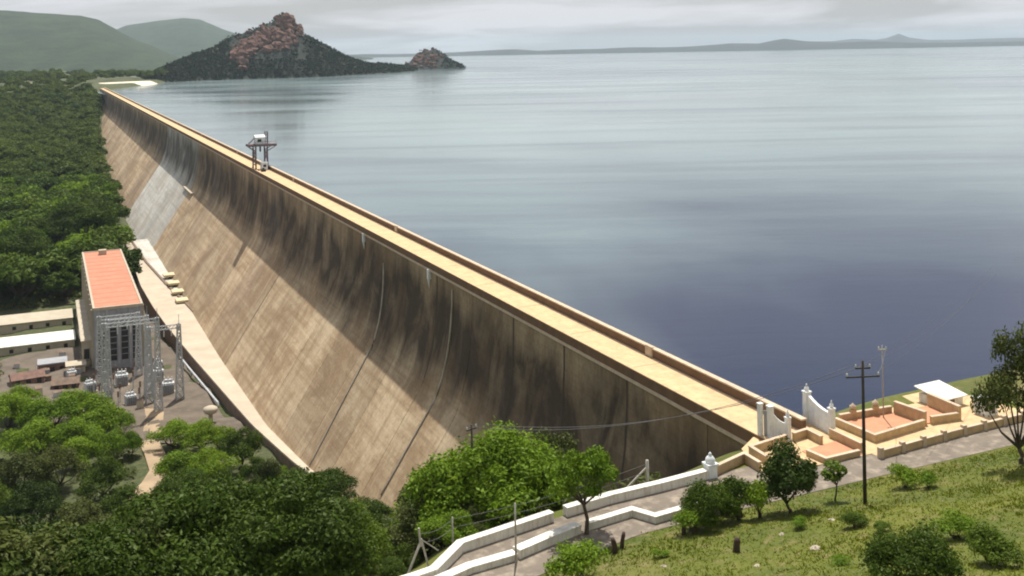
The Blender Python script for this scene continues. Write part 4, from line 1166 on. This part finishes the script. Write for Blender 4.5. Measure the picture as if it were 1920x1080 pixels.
# seed, height, radius, crown base, lobes, leaves, leaf size, lobe radius, material
for s_ in range(2):
    species('broad', 100 + s_, 11, 7.5, 2.0, 30, 24000, 0.20, 2.2, M['leaf_dark'], flat=0.62, trunk_r=0.4)
    species('round', 110 + s_, 10, 5.2, 1.2, 24, 15000, 0.19, 1.7, M['leaf_mid'], flat=0.95, trunk_r=0.3)
    species('bright', 120 + s_, 9, 5.4, 0.9, 24, 15000, 0.18, 1.7, M['leaf_bright'], flat=0.95, trunk_r=0.25)
    species('olive', 130 + s_, 10, 5.4, 1.3, 22, 13000, 0.19, 1.7, M['leaf_olive'], flat=0.95, trunk_r=0.28)
    species('far_dark', 140 + s_, 13, 6.5, 2.5, 16, 2600, 0.60, 2.5, M['leaf_dark'], flat=0.8, trunk_r=0.4)
    species('far_mid', 150 + s_, 11, 6.0, 2.0, 16, 2400, 0.55, 2.2, M['leaf_mid'], flat=0.8, trunk_r=0.35)
    species('far_bright', 160 + s_, 10, 5.6, 2.0, 14, 2200, 0.52, 2.1, M['leaf_bright'], flat=0.75, trunk_r=0.35)
    species('shrub', 170 + s_, 2.6, 1.7, 0.35, 10, 3000, 0.11, 0.75, M['leaf_bright'], flat=0.9, trunk_r=0.06, stems=4)
    species('shrub_dark', 180 + s_, 3.4, 2.2, 0.4, 14, 9000, 0.11, 1.0, M['leaf_mid'], flat=0.95, trunk_r=0.08, stems=4)
    species('sapling', 190 + s_, 4.5, 1.25, 1.9, 8, 1500, 0.17, 0.65, M['leaf_mid'], flat=0.9, trunk_r=0.08)
species('big_bush', 203, 3.6, 2.9, 0.2, 34, 16000, 0.10, 0.95, M['leaf_mid'], flat=1.0, trunk_r=0.07, stems=5)
species('giant', 205, 26, 15, 4, 46, 26000, 0.42, 4.0, M['leaf_dark'], flat=0.85, trunk_r=0.8)
species('roadside', 201, 8.8, 3.4, 3.0, 22, 10000, 0.16, 1.2, M['leaf_bright'], flat=0.85, trunk_r=0.2, shell=0.4)
species('small_dark', 202, 7.0, 3.0, 0.9, 30, 15000, 0.17, 1.25, M['leaf_dark'], flat=1.0, trunk_r=0.16)
_cnt = {}
def plant(key, base, height, label, group, width=1.0, name=None, cat='tree', seed=None):
    lst = TREES[key]
    i = _cnt.get(key, 0); _cnt[key] = i + 1
    (crown, trunk), h, r = lst[i % len(lst)]
    k = height / h
    name = name or ('shrub' if key.startswith('shrub') or key == 'big_bush' else 'tree')
    t = thing(name, label, cat, base, (i * 2.399) % 6.283, group)
    jx, jy = 0.9 + 0.2 * ((i * 0.618) % 1), 0.9 + 0.2 * ((i * 0.414) % 1)
    t.scale = (k * width * jx, k * width * jy, k)
    link('crown', crown, t)
    link('trunk' if name == 'tree' else 'stems', trunk, t)
    return t
def plant_top(key, px, py, height, label, group, width=1.0, **kw):
    """stand a tree on the terrain where its top would meet the line of sight through (px, py)"""
    p, d = ray_ground(px, py, height, beyond=1.6)
    if p is None: return None
    return plant(key, (p.x, p.y, p.z), height, label, group, width, **kw)
def plant_band(key, px, py, band, label, group, width=1.0, **kw):
    """stand a tree a given way down the slope below the road, as tall as the line of sight asks"""
    r = ray(px, py)
    d = 60.0
    while True:
        p = CAM + r * d
        if p.y > float(edge_drop(p.x)) + band: break
        d += 0.4
    h = p.z - gz(p.x, p.y)
    while h > 11.5 and band > 4:
        band -= 1.0; d -= 1.0
        p = CAM + r * d; h = p.z - gz(p.x, p.y)
    return plant(key, (p.x, p.y, gz(p.x, p.y)), max(2.2, h), label, group, width, **kw)
def plant_base(key, px, py, ptop, label, group, width=1.0, **kw):
    p, d = ray_ground(px, py)
    return plant(key, (p.x, p.y, p.z), (py - ptop) * d / F, label, group, width, **kw)

G1 = 'trees on the slope below the hill road'
L_B = 'broad dark tree crown in the mass of trees on the slope below the road'
L_R = 'rounded mid green tree in the mass of trees on the slope below the road'
L_O = 'dull olive green tree in the mass of trees on the slope below the road'
GY = 'bright trees beside the switchyard'
for px, py, h, w in ((20, 735, 12, 1.3), (95, 738, 12, 1.3), (178, 742, 11.5, 1.3), (135, 775, 11, 1.3), (60, 785, 11, 1.3), (200, 800, 9, 1.2), (150, 815, 9, 1.2), (40, 722, 10, 1.2), (140, 728, 10, 1.2), (222, 772, 8, 1.1)):
    plant_top('bright', px, py, h, 'bright green tree at the front edge of the switchyard', GY, w)
plant_top('bright', 245, 806, 7, 'small yellow-green tree left of the pale dirt track', None, 0.9)
for px, py, h, w in ((322, 782, 9, 1.2), (372, 785, 9, 1.2), (410, 790, 8, 1.1), (340, 840, 9, 1.2), (400, 838, 9, 1.2)):
    plant_top('bright', px, py, h, 'light green tree between the dirt track and the toe road', 'light trees between track and toe road', w)
plant_top('round', 448, 793, 11.5, 'dense dark green tree standing right beside the pale toe road', None, 0.95)
plant_top('round', 552, 884, 8.5, 'round tree hiding the end of the dark retaining wall', None, 1.05)
plant_top('olive', 500, 862, 9, 'olive green tree against the dark retaining wall', None, 0.9)
plant_top('bright', 512, 868, 6.5, 'small bright tree at the very end of the toe road', None, 1.0)
plant_top('round', 478, 850, 7, 'small round tree overlapping the near end of the toe road', None, 0.9)
rnd = random.Random(12)
slope = [('olive', 110, 835, 11), ('round', 190, 860, 11), ('olive', 30, 850, 12), ('broad', 60, 905, 12), ('round', 235, 905, 10), ('olive', 150, 935, 11),
         ('broad', 345, 885, 11), ('round', 420, 880, 10), ('broad', 480, 905, 11), ('olive', 20, 975, 12), ('broad', 250, 965, 11), ('round', 105, 990, 11), ('broad', 390, 945, 11), ('round', 540, 905, 9),
         ('broad', 180, 1030, 12), ('broad', 320, 1010, 11), ('round', 460, 985, 10), ('broad', 60, 1060, 12), ('olive', 250, 1065, 11), ('round', 380, 1065, 11), ('broad', 500, 1050, 11),
         ('broad', 545, 960, 9.5), ('round', 600, 1045, 9), ('olive', 130, 1085, 11), ('broad', -20, 1020, 12), ('round', -30, 900, 12), ('broad', 440, 1100, 10), ('round', 310, 1110, 10), ('broad', 550, 1110, 9), ('round', 660, 1090, 7.5)]
for key, px, py, h in slope:
    plant_top(key, px, py + rnd.uniform(-6, 6), h * rnd.uniform(0.92, 1.08), {'broad': L_B, 'round': L_R, 'olive': L_O}[key], G1, rnd.uniform(0.95, 1.15))
plant_top('broad', 612, 872, 11, 'large dark leafy tree in front of the lit dam face', None, 1.05)
plant_top('round', 690, 925, 8, 'medium tree just right of the large leafy one by the dam foot', None, 1.1)
for px, py, h, w, key in ((735, 985, 6.5, 1.2, 'olive'), (760, 1020, 6, 1.2, 'round'), (700, 1015, 7.5, 1.1, 'round'), (735, 1060, 5.5, 1.1, 'broad'), (690, 1060, 7, 1.1, 'olive')):
    plant_band(key, px, py, 5 + (1070 - py) * 0.09, 'scrubby small tree just outside the bend of the white wall', 'scrubby trees outside the wall bend', w)
GR = 'trees massed behind the white wall'
for px, py, h, w, key in ((905, 806, 10, 1.15, 'bright'), (960, 803, 10, 1.15, 'bright'), (1035, 806, 9, 0.9, 'olive'), (855, 842, 9, 1.1, 'bright'), (815, 885, 8, 1.1, 'round'), (1000, 838, 9, 1.1, 'round'), (930, 858, 9, 1.1, 'round'),
                          (875, 900, 8, 1.1, 'round'), (1060, 862, 8.5, 1.0, 'round'), (985, 890, 8, 1.1, 'olive'), (800, 935, 7, 1.1, 'olive'), (935, 920, 7, 1.1, 'bright'), (1030, 915, 6.5, 1.1, 'olive'), (880, 950, 5.5, 1.1, 'olive'),
                          (970, 948, 5, 1.2, 'round'), (1095, 895, 6.5, 1.1, 'round'), (1125, 905, 5, 1.0, 'olive')):
    plant_band(key, px, py, 5.5 + max(0, 950 - py) * 0.22, {'bright': 'bright green tree rising behind the white wall before the dam face', 'round': 'mid green tree massed behind the white wall', 'olive': 'dull green scrubby tree behind the white wall'}[key], GR, w)
for px, py in ((825, 958), (850, 952), (905, 962)):
    plant_band('bright', px, py, 5.0, 'yellow-green bush above the wire fence behind the white wall', 'yellow-green bushes behind the white wall', 1.2, name='shrub', cat='shrub')
plant_base('roadside', 1100, 1002, 822, 'slender bright green tree growing between the road walls', None, 1.05)
plant_base('shrub', 1083, 1090, 1005, 'fresh green bush at the road edge below the roadside tree', None, 1.2, cat='shrub')
plant_base('sapling', 1040, 1092, 1050, 'low leafy plant beside the fresh green bush', None, 1.6, cat='plant')
plant_base('small_dark', 1482, 962, 836, 'dense dark small tree on the grass before the forecourt wall', None, 1.15)
plant_base('sapling', 1566, 940, 866, 'little tree with a thin bare trunk beside the utility pole', None, 1.25)
for px, pb, pt, w, key, lab in ((1330, 988, 898, 0.9, 'big_bush', 'large dark bush where the kinked white wall ends'), (1385, 975, 885, 0.9, 'shrub_dark', 'tall bush between the dark small tree and the large bush'),
                               (1425, 972, 890, 0.75, 'shrub', 'upright leafy bush right beside the dark small tree'), (1300, 1000, 950, 1.1, 'shrub', 'low bush at the road edge by the two dark stumps'),
                               (1355, 965, 905, 1.0, 'shrub', 'mid green bush behind the large dark bush'), (1602, 988, 958, 1.3, 'shrub_dark', 'small dark tuft of bush on the grass below the pole'),
                               (1654, 1000, 978, 1.4, 'shrub_dark', 'tiny dark bush on open grass right of the pole'), (1697, 915, 868, 1.0, 'shrub', 'yellow-green bush at the upper grass edge near the post wall'),
                               (1740, 915, 880, 1.2, 'shrub', 'flat bush next to the yellow-green one at the grass edge'), (1712, 1105, 985, 0.95, 'big_bush', 'big round dark bush low on the grass slope'),
                               (1790, 1010, 960, 1.2, 'shrub', 'medium bush on the slope under the overhanging tree'), (1240, 1045, 1028, 1.5, 'shrub', 'sprawling low weed on the grass near the two dark posts'),
                               (1575, 1060, 1040, 1.6, 'shrub', 'low green weed clump in the middle of the grass slope'), (1860, 1060, 985, 1.1, 'shrub_dark', 'dark bush on the slope beyond the big round bush'), (1500, 990, 968, 1.4, 'shrub', 'low tuft at the foot of the dark small tree')):
    plant_base(key, px, pb, pt, lab, None, w, cat='shrub')
# tree on the right whose branches hang into view over the water
p, d = ray_ground(1915, 870)
plant('olive', (p.x, p.y, p.z), (880 - 615) * d / F, 'tall tree beside the road with branches hanging over the water view', None, 0.58)

# valley woods beside the dam: stand them where the photograph shows tree cover
rnd = random.Random(77)
def join_crowns(name, spots, mat_keys, label, cat, seed):
    """a mass of trees that reads as one: crowns of the far species joined into one mesh"""
    vs, qs, n = [], [], 0
    rr = random.Random(seed)
    for (x, y_, z, h) in spots:
        (crown, trunk), th, r_ = TREES[rr.choice(mat_keys)][rr.randint(0, 1)]
        co = np.empty(len(crown.vertices) * 3, np.float32); crown.vertices.foreach_get('co', co)
        co = co.reshape(-1, 3) * (h / th)
        a = rr.uniform(0, 6.28); c, s_ = math.cos(a), math.sin(a)
        co = np.stack([co[:, 0] * c - co[:, 1] * s_ + x, co[:, 0] * s_ + co[:, 1] * c + y_, co[:, 2] + z], -1)
        vs.append(co); qs.append(np.arange(len(co)).reshape(-1, 4) + n); n += len(co)
    o = link(name, np_mesh(name, np.concatenate(vs), np.concatenate(qs), M['leaf_wood']))
    return tag(o, label, cat, kind='stuff')
LW = {'far_dark': 'dark green tree in the wood along the foot of the dam', 'far_mid': 'mid green tree in the wood along the foot of the dam', 'far_bright': 'light green tree in the wood along the foot of the dam'}
placed, rest = [], []
CLEARINGS = [(at(88, 388, -64), 15, 34), (at(150, 300, -62), 16, 26), (at(40, 300, -62), 18, 30), (at(120, 225, -58), 18, 60), (at(60, 215, -58), 20, 50)]
for c0, rx, ry in CLEARINGS:
    pl = [(c0.x + rx * math.cos(k * 0.6283) * (1 + 0.25 * math.sin(k * 2.1)), c0.y + ry * math.sin(k * 0.6283) * (1 + 0.2 * math.cos(k * 1.7))) for k in range(10)]
    drape(pl, M['clearing'], 'clearing', 'dry pale clearing in the wood beside the dam', 0.3, 'ground', 4.0)
def clear(x, y_, r_):
    return all((x - a) ** 2 + (y_ - b) ** 2 > (r_ + c) ** 2 * 0.36 for a, b, c in placed)
tries = 0
while tries < 9000:
    tries += 1
    y_ = 532 + (1720 - 532) * rnd.random() ** 1.15
    x = -30 - rnd.random() * (60 + 0.26 * y_)
    if y_ > 1250: x = -12 - rnd.random() * 360
    z = gz(x, y_)
    xt = face_x(max(z, -66))
    if x > xt - 9: continue
    if y_ < 548 and x > -70: continue
    if y_ < 665 and x > -45: continue
    q = project((x, y_, z + 8))
    if q[0] < -40 or q[0] > 300: continue
    if any(((x - c0.x) / rx) ** 2 + ((y_ - c0.y) / ry) ** 2 < 1 for c0, rx, ry in CLEARINGS): continue
    r_ = 9.0
    if not clear(x, y_, r_): continue
    placed.append((x, y_, r_))
for px, py, h, w in ((148, 364, 34, 1.25), (45, 415, 28, 1.1)):
    p_, d_ = ray_ground(px, py, h, beyond=380)
    plant('giant', (p_.x, p_.y, p_.z), h, 'huge dark domed tree standing right behind the salmon roof' if px > 100 else 'second huge dark tree, beyond the long sheds', None, w)
    placed = [q_ for q_ in placed if (q_[0] - p_.x) ** 2 + (q_[1] - p_.y) ** 2 > 24 ** 2]
placed.sort(key=lambda p_: p_[1])
for i, (x, y_, r_) in enumerate(placed):
    z = gz(x, y_)
    key = rnd.choice(['far_dark', 'far_mid', 'far_mid', 'far_bright', 'far_bright'])
    if y_ < 610: key = 'far_dark' if rnd.random() < 0.7 else 'far_mid'
    h = rnd.uniform(13, 21) * (1.15 if y_ < 650 else 1.0)
    if i < 135: plant(key, (x, y_, z - 0.3), h, LW[key], 'trees of the wood beside the dam', rnd.uniform(1.05, 1.35))
    else: rest.append((x, y_, z - 0.3, h * 1.1))
n_far, belt = 0, []
while n_far < 130:
    px = rnd.uniform(-30, 350); dd = rnd.uniform(1850, 2700)
    p = at_depth(px, 150, dd)
    z = gz(p.x, p.y)
    if z < -0.5: continue
    if 0 < p.x < 150 and p.y < 2180: continue
    if p.y < 1950 and abs(p.x) < 30: continue
    n_far += 1
    belt.append((p.x, p.y, z - 0.3, rnd.uniform(15, 24)))
for _ in range(330):
    y_ = rnd.uniform(1690, 2330); x = -20 - rnd.random() * 420
    q = project((x, y_, 5))
    if -40 < q[0] < 330: rest.append((x, y_, gz(x, y_) - 0.3, rnd.uniform(12, 18)))
join_crowns('far_wood', rest + belt, ['far_dark', 'far_mid', 'far_mid', 'far_bright'], 'far wood closing off the valley at the far end of the dam', 'wood', 5)
# undergrowth filling the gaps between the trees of slope and valley
rr = np.random.RandomState(91)
vs = []
def blocked(x, y_):
    if -46 < x < -10 and y_ > 250: return True
    if -96 < x < -40 and 322 < y_ < 445: return True
    if -120 < x < -44 and 436 < y_ < 528: return True
    if y_ < 350 and abs(x - float(np.interp(y_, [262, 271, 285, 307, 334, 345], [-60, -58, -53.5, -54.3, -50.5, -50]))) < 5 and y_ > 258: return True
    return False
cnt = 0
while cnt < 3600:
    y_ = rr.uniform(100, 700) if rr.rand() < 0.75 else rr.uniform(700, 1500); x = rr.uniform(-300, -8)
    if y_ < float(edge_drop(x)) + 2.5 or blocked(x, y_): continue
    if any(((x - c0.x) / rx) ** 2 + ((y_ - c0.y) / ry) ** 2 < 0.8 for c0, rx, ry in CLEARINGS): continue
    z = gz(x, y_)
    if x > face_x(max(z, -66)) - 0.8: continue
    q = project((x, y_, z))
    if q[0] < -60 or q[0] > 1250 or q[1] > 1200: continue
    cnt += 1
    k = rr.uniform(0.7, 1.7) * (1.0 + max(0, y_ - 300) / 400)
    v, _q = leaf_cloud([((0, 0, k * 0.45), (k * 1.3, k * 1.3, k * 0.75))], 42, 0.28 * k, rr)
    vs.append(v + np.array([x, y_, z]))
v = np.concatenate(vs)
ug = link('undergrowth', np_mesh('undergrowth', v, np.arange(len(v)).reshape(-1, 4), M['leaf_olive']))
tag(ug, 'low tangled undergrowth between the trees of the slope and valley', 'undergrowth', kind='stuff')
for i in range(16):
    px = 650 + i * 7.2 + rnd.uniform(-3, 3)
    p = at(px, 139.5 - (px - 650) * 0.07, -3.5)
    plant(rnd.choice(['far_dark', 'far_mid']), (p.x, p.y + 12, -4.4), rnd.uniform(10, 18), 'tree on the low neck between the rocky hill and the islet', 'trees on the neck to the islet', 1.3)

# ------------------------------------------------------------------ grass on the near slope
r_ = np.random.RandomState(31)
N = 80000
tx = r_.uniform(-75, 62, N * 2); ty = r_.uniform(18, 91.6, N * 2)
e = edge_hill(tx)
keep = ty < e - 0.15
tx, ty = tx[keep][:N], ty[keep][:N]
pr = []
view = Vector((_sy, _cy))
dd = (tx - CAM.x) * _sy + ty * _cy
aa = ((tx - CAM.x) * _cy - ty * _sy) / dd
tz = ground_z(tx, ty)
vis = (np.abs(aa) < 0.56) & ((CAM.z - tz) / dd < 0.56)
tx, ty, tz = tx[vis], ty[vis], tz[vis]
patch = np.sin(tx * 0.35 + 1.7 * np.sin(ty * 0.21)) + np.sin(ty * 0.5 + tx * 0.11)
allv = []
for i in range(len(tx)):
    hgt = 0.07 + 0.04 * max(-0.6, patch[i]) + r_.exponential(0.045)
    for _ in range(3):
        a = r_.uniform(0, 6.283)
        w = 0.04 + 0.04 * r_.rand()
        c = np.array([tx[i] + r_.normal(0, 0.16), ty[i] + r_.normal(0, 0.16), tz[i] - 0.03])
        s_ = np.array([math.cos(a), math.sin(a), 0]) * w
        l = np.array([r_.normal(0, 0.12), r_.normal(0, 0.12), hgt])
        allv += [c - s_, c + s_, c + s_ * 0.3 + l, c - s_ * 0.3 + l]
v = np.array(allv)
grass = link('grass', np_mesh('grass', v, np.arange(len(v)).reshape(-1, 4), M['grass']))
tag(grass, 'uneven sunlit grass covering the near hillside', 'grass', kind='stuff')

# ------------------------------------------------------------------ posts, poles, wires, stumps
def stump(label, px, py, h, r0, lean):
    p, d = ray_ground(px, py)
    mb = MB()
    mb.tube([(0, 0, -0.3), (lean * 0.2, 0.02, h * 0.4), (lean * 0.7, -0.02, h * 0.8), (lean, 0, h)], [r0 * 1.15, r0, r0 * 0.95, r0 * 0.7], 9)
    return tag(mb.build('guard_post', M['stump'], None, True, loc=p), label, 'post')
stump('thick dark brown post leaning at the road edge, the lower of two', 1154, 1037, 1.45, 0.26, -0.3)
stump('slimmer brown post leaning at the road edge, the upper of two', 1166, 1028, 1.5, 0.2, 0.25)
stump('dark stump at the left foot of the low bush by the kinked wall', 1282, 1003, 1.5, 0.2, 0.1)
stump('second dark stump beside the low bush by the kinked wall', 1304, 1002, 1.1, 0.22, 0.0)
stump('brown rotten stump standing alone on the open grass', 1381, 1036, 1.3, 0.3, 0.1)

rs = random.Random(8)
stone_m = [rock_mesh(80 + i, M['stone']) for i in range(3)]
for i, (px, py) in enumerate([(1466, 1003), (1530, 1030), (1245, 1062), (1640, 1045), (1420, 1062), (1560, 975)]):
    p, d = ray_ground(px, py)
    o = link('stone', stone_m[i % 3], None, p)
    k = rs.uniform(0.22, 0.42)
    o.scale = (k, k * 1.2, k * 0.7)
    tag(o, 'pale stone lying half sunk in the grass of the near slope', 'stone', 'loose stones on the grass slope')
def utility(name, label, base, h, mat, arms, r0=0.16):
    t = thing(name, label, 'pole', base)
    MB().tube([(0, 0, -1.0), (0, 0, h * 0.5), (0, 0, h)], [r0, r0 * 0.85, r0 * 0.65], 10).build('shaft', mat, t, True)
    tips = []
    for z, L, ang in arms:
        ux, uy = math.cos(ang), math.sin(ang)
        cx_ = MB().beam((-ux * L, -uy * L, z), (ux * L, uy * L, z), 0.14).build('crossarm', mat, t)
        for f in (-0.95, 0.95):
            MB().lathe([(0.05, z + 0.07), (0.11, z + 0.16), (0.05, z + 0.24), (0.10, z + 0.32), (0.02, z + 0.42)], (ux * L * f, uy * L * f, 0), 8).build('insulator', M['porcelain'], cx_, True)
            tips.append(Vector(base) + Vector((ux * L * f, uy * L * f, z + 0.42)))
    return t, tips
def wire(label, a, b, sag, r0=0.03):
    a, b = Vector(a), Vector(b)
    pts = [a + (b - a) * (i / 14) - Vector((0, 0, sag * 4 * (i / 14) * (1 - i / 14))) for i in range(15)]
    return tag(MB().tube(pts, r0, 5).build('power_line', M['wire'], None, True), label, 'wire', 'overhead wires')
p1, d1 = ray_ground(1622, 945)
h1 = (945 - 676) * d1 / F
_, tips1 = utility('utility_pole', 'tall dark utility pole with crossarms on the grass slope', p1, h1, M['pole_dark'], [(h1 - 0.75, 0.75, R(-20)), (h1 - 1.6, 1.7, R(-18))], 0.20)
_, tips2 = utility('utility_pole', 'thin grey pole rising from the large salmon terrace', (18.2, 105.6, 0.14), 9.2, M['pole_grey'], [(8.6, 0.5, R(-20))], 0.09)
p3 = at(1195, 905, 0.0)
p3 = Vector((-19.6, 100.4, gz(-19.6, 100.4)))
_, tips3 = utility('fence_post', 'stout concrete post with a brace behind the white wall', p3, 3.0, M['pole_grey'], [], 0.24)
MB().beam((-2.4, 0.4, 0.2), (-0.1, 0, 2.2), 0.16).build('brace', M['pole_grey'], _)
p4 = Vector((-39.4, 90.9, 0.0))
_, tips4 = utility('lamp_pole', 'pale pole standing on the road side of the low white wall', p4, 5.6, M['pole_grey'], [], 0.11)
p5 = Vector((-43.6, 96.4, gz(-43.6, 96.4)))
_, tips5 = utility('fence_post', 'short pale post at the corner of the white wall', p5, 3.0, M['pole_grey'], [], 0.10)
p6 = Vector((-47.9, 93.2, gz(-47.9, 93.2)))
af = thing('a_frame_post', 'splayed pale A-frame post outside the wall bend', 'post', p6)
MB().beam((0.9, -0.3, -0.4), (0.05, 0, 3.3), 0.16).build('leg', M['pole_grey'], af)
MB().beam((-2.0, -0.4, -0.8), (0.0, 0, 3.0), 0.16).build('leg', M['pole_grey'], af)
MB().tube([(0, 0, 2.6), (-0.15, 0, 4.3)], [0.12, 0.1], 8).build('post', M['pole_grey'], af)
MB().beam((0.1, 0.05, 3.2), (1.9, 0.6, 1.6), 0.1).build('brace', M['pole_grey'], af)
q = at_depth(828, 1024, 112); q2 = at_depth(782, 966, 113)
dirn = Vector(q2) - Vector(q)
tag(MB().tube([Vector(q) - dirn * 0.9, q, q2], [0.09, 0.10, 0.14], 8).build('leaning_pole', M['pole_grey'], None, True), 'bare pale pole leaning out of the bushes by the wall bend', 'pole')
p7 = at_depth(886, 900, 117)
p7.z = gz(p7.x, p7.y)
h7 = at_depth(886, 796, 117).z - p7.z
_, tips7 = utility('utility_pole', 'dark pole standing among the trees behind the white wall', p7, h7, M['pole_dark'], [(h7 - 0.5, 0.7, R(20))], 0.17)
for i, (a, b) in enumerate(((tips1[0], tips7[0]), (tips1[1], tips7[1]))):
    wire('thin wire from the slope pole down to the dark pole among the trees', a, b, 2.5)
for i, (a, off) in enumerate(((tips1[2], 0.0), (tips1[3], 0.6), (tips1[1], 1.2))):
    wire('thin wire from the slope pole towards the shore on the right', a, (62 + off, 128, 11.0 - off), 1.2, 0.018)
wire('thin wire from the slope pole to the thin terrace pole', tips1[3], tips2[1], 0.6)
for za, zb in ((2.8, 2.6), (2.0, 1.8)):
    wire('fence wire strung along the white wall', p5 + Vector((0, 0, za)), p3 + Vector((0, 0, zb)), 0.5, 0.025)
    wire('fence wire from the corner post to the A-frame', p5 + Vector((0, 0, za)), p6 + Vector((-0.1, 0, zb + 1.2)), 0.4, 0.025)

# ------------------------------------------------------------------ haze
hz = MB().box(-15000, 31000, -3200, 31000, -76, 430)
haze = hz.build('haze', bpy.data.materials.new('haze'))
hm = haze.data.materials[0]
nt, lk = nodes_of(hm)
nt.remove(nt['Principled BSDF'])
pv = nt.new('ShaderNodeVolumePrincipled')
pv.inputs['Color'].default_value = (0.72, 0.88, 1.0, 1)
pv.inputs['Density'].default_value = 0.000034
pv.inputs['Anisotropy'].default_value = 0.2
lk.new(pv.outputs[0], nt['Material Output'].inputs['Volume'])
tag(haze, 'thin pale haze lying over the reservoir and hills', 'haze', kind='stuff')
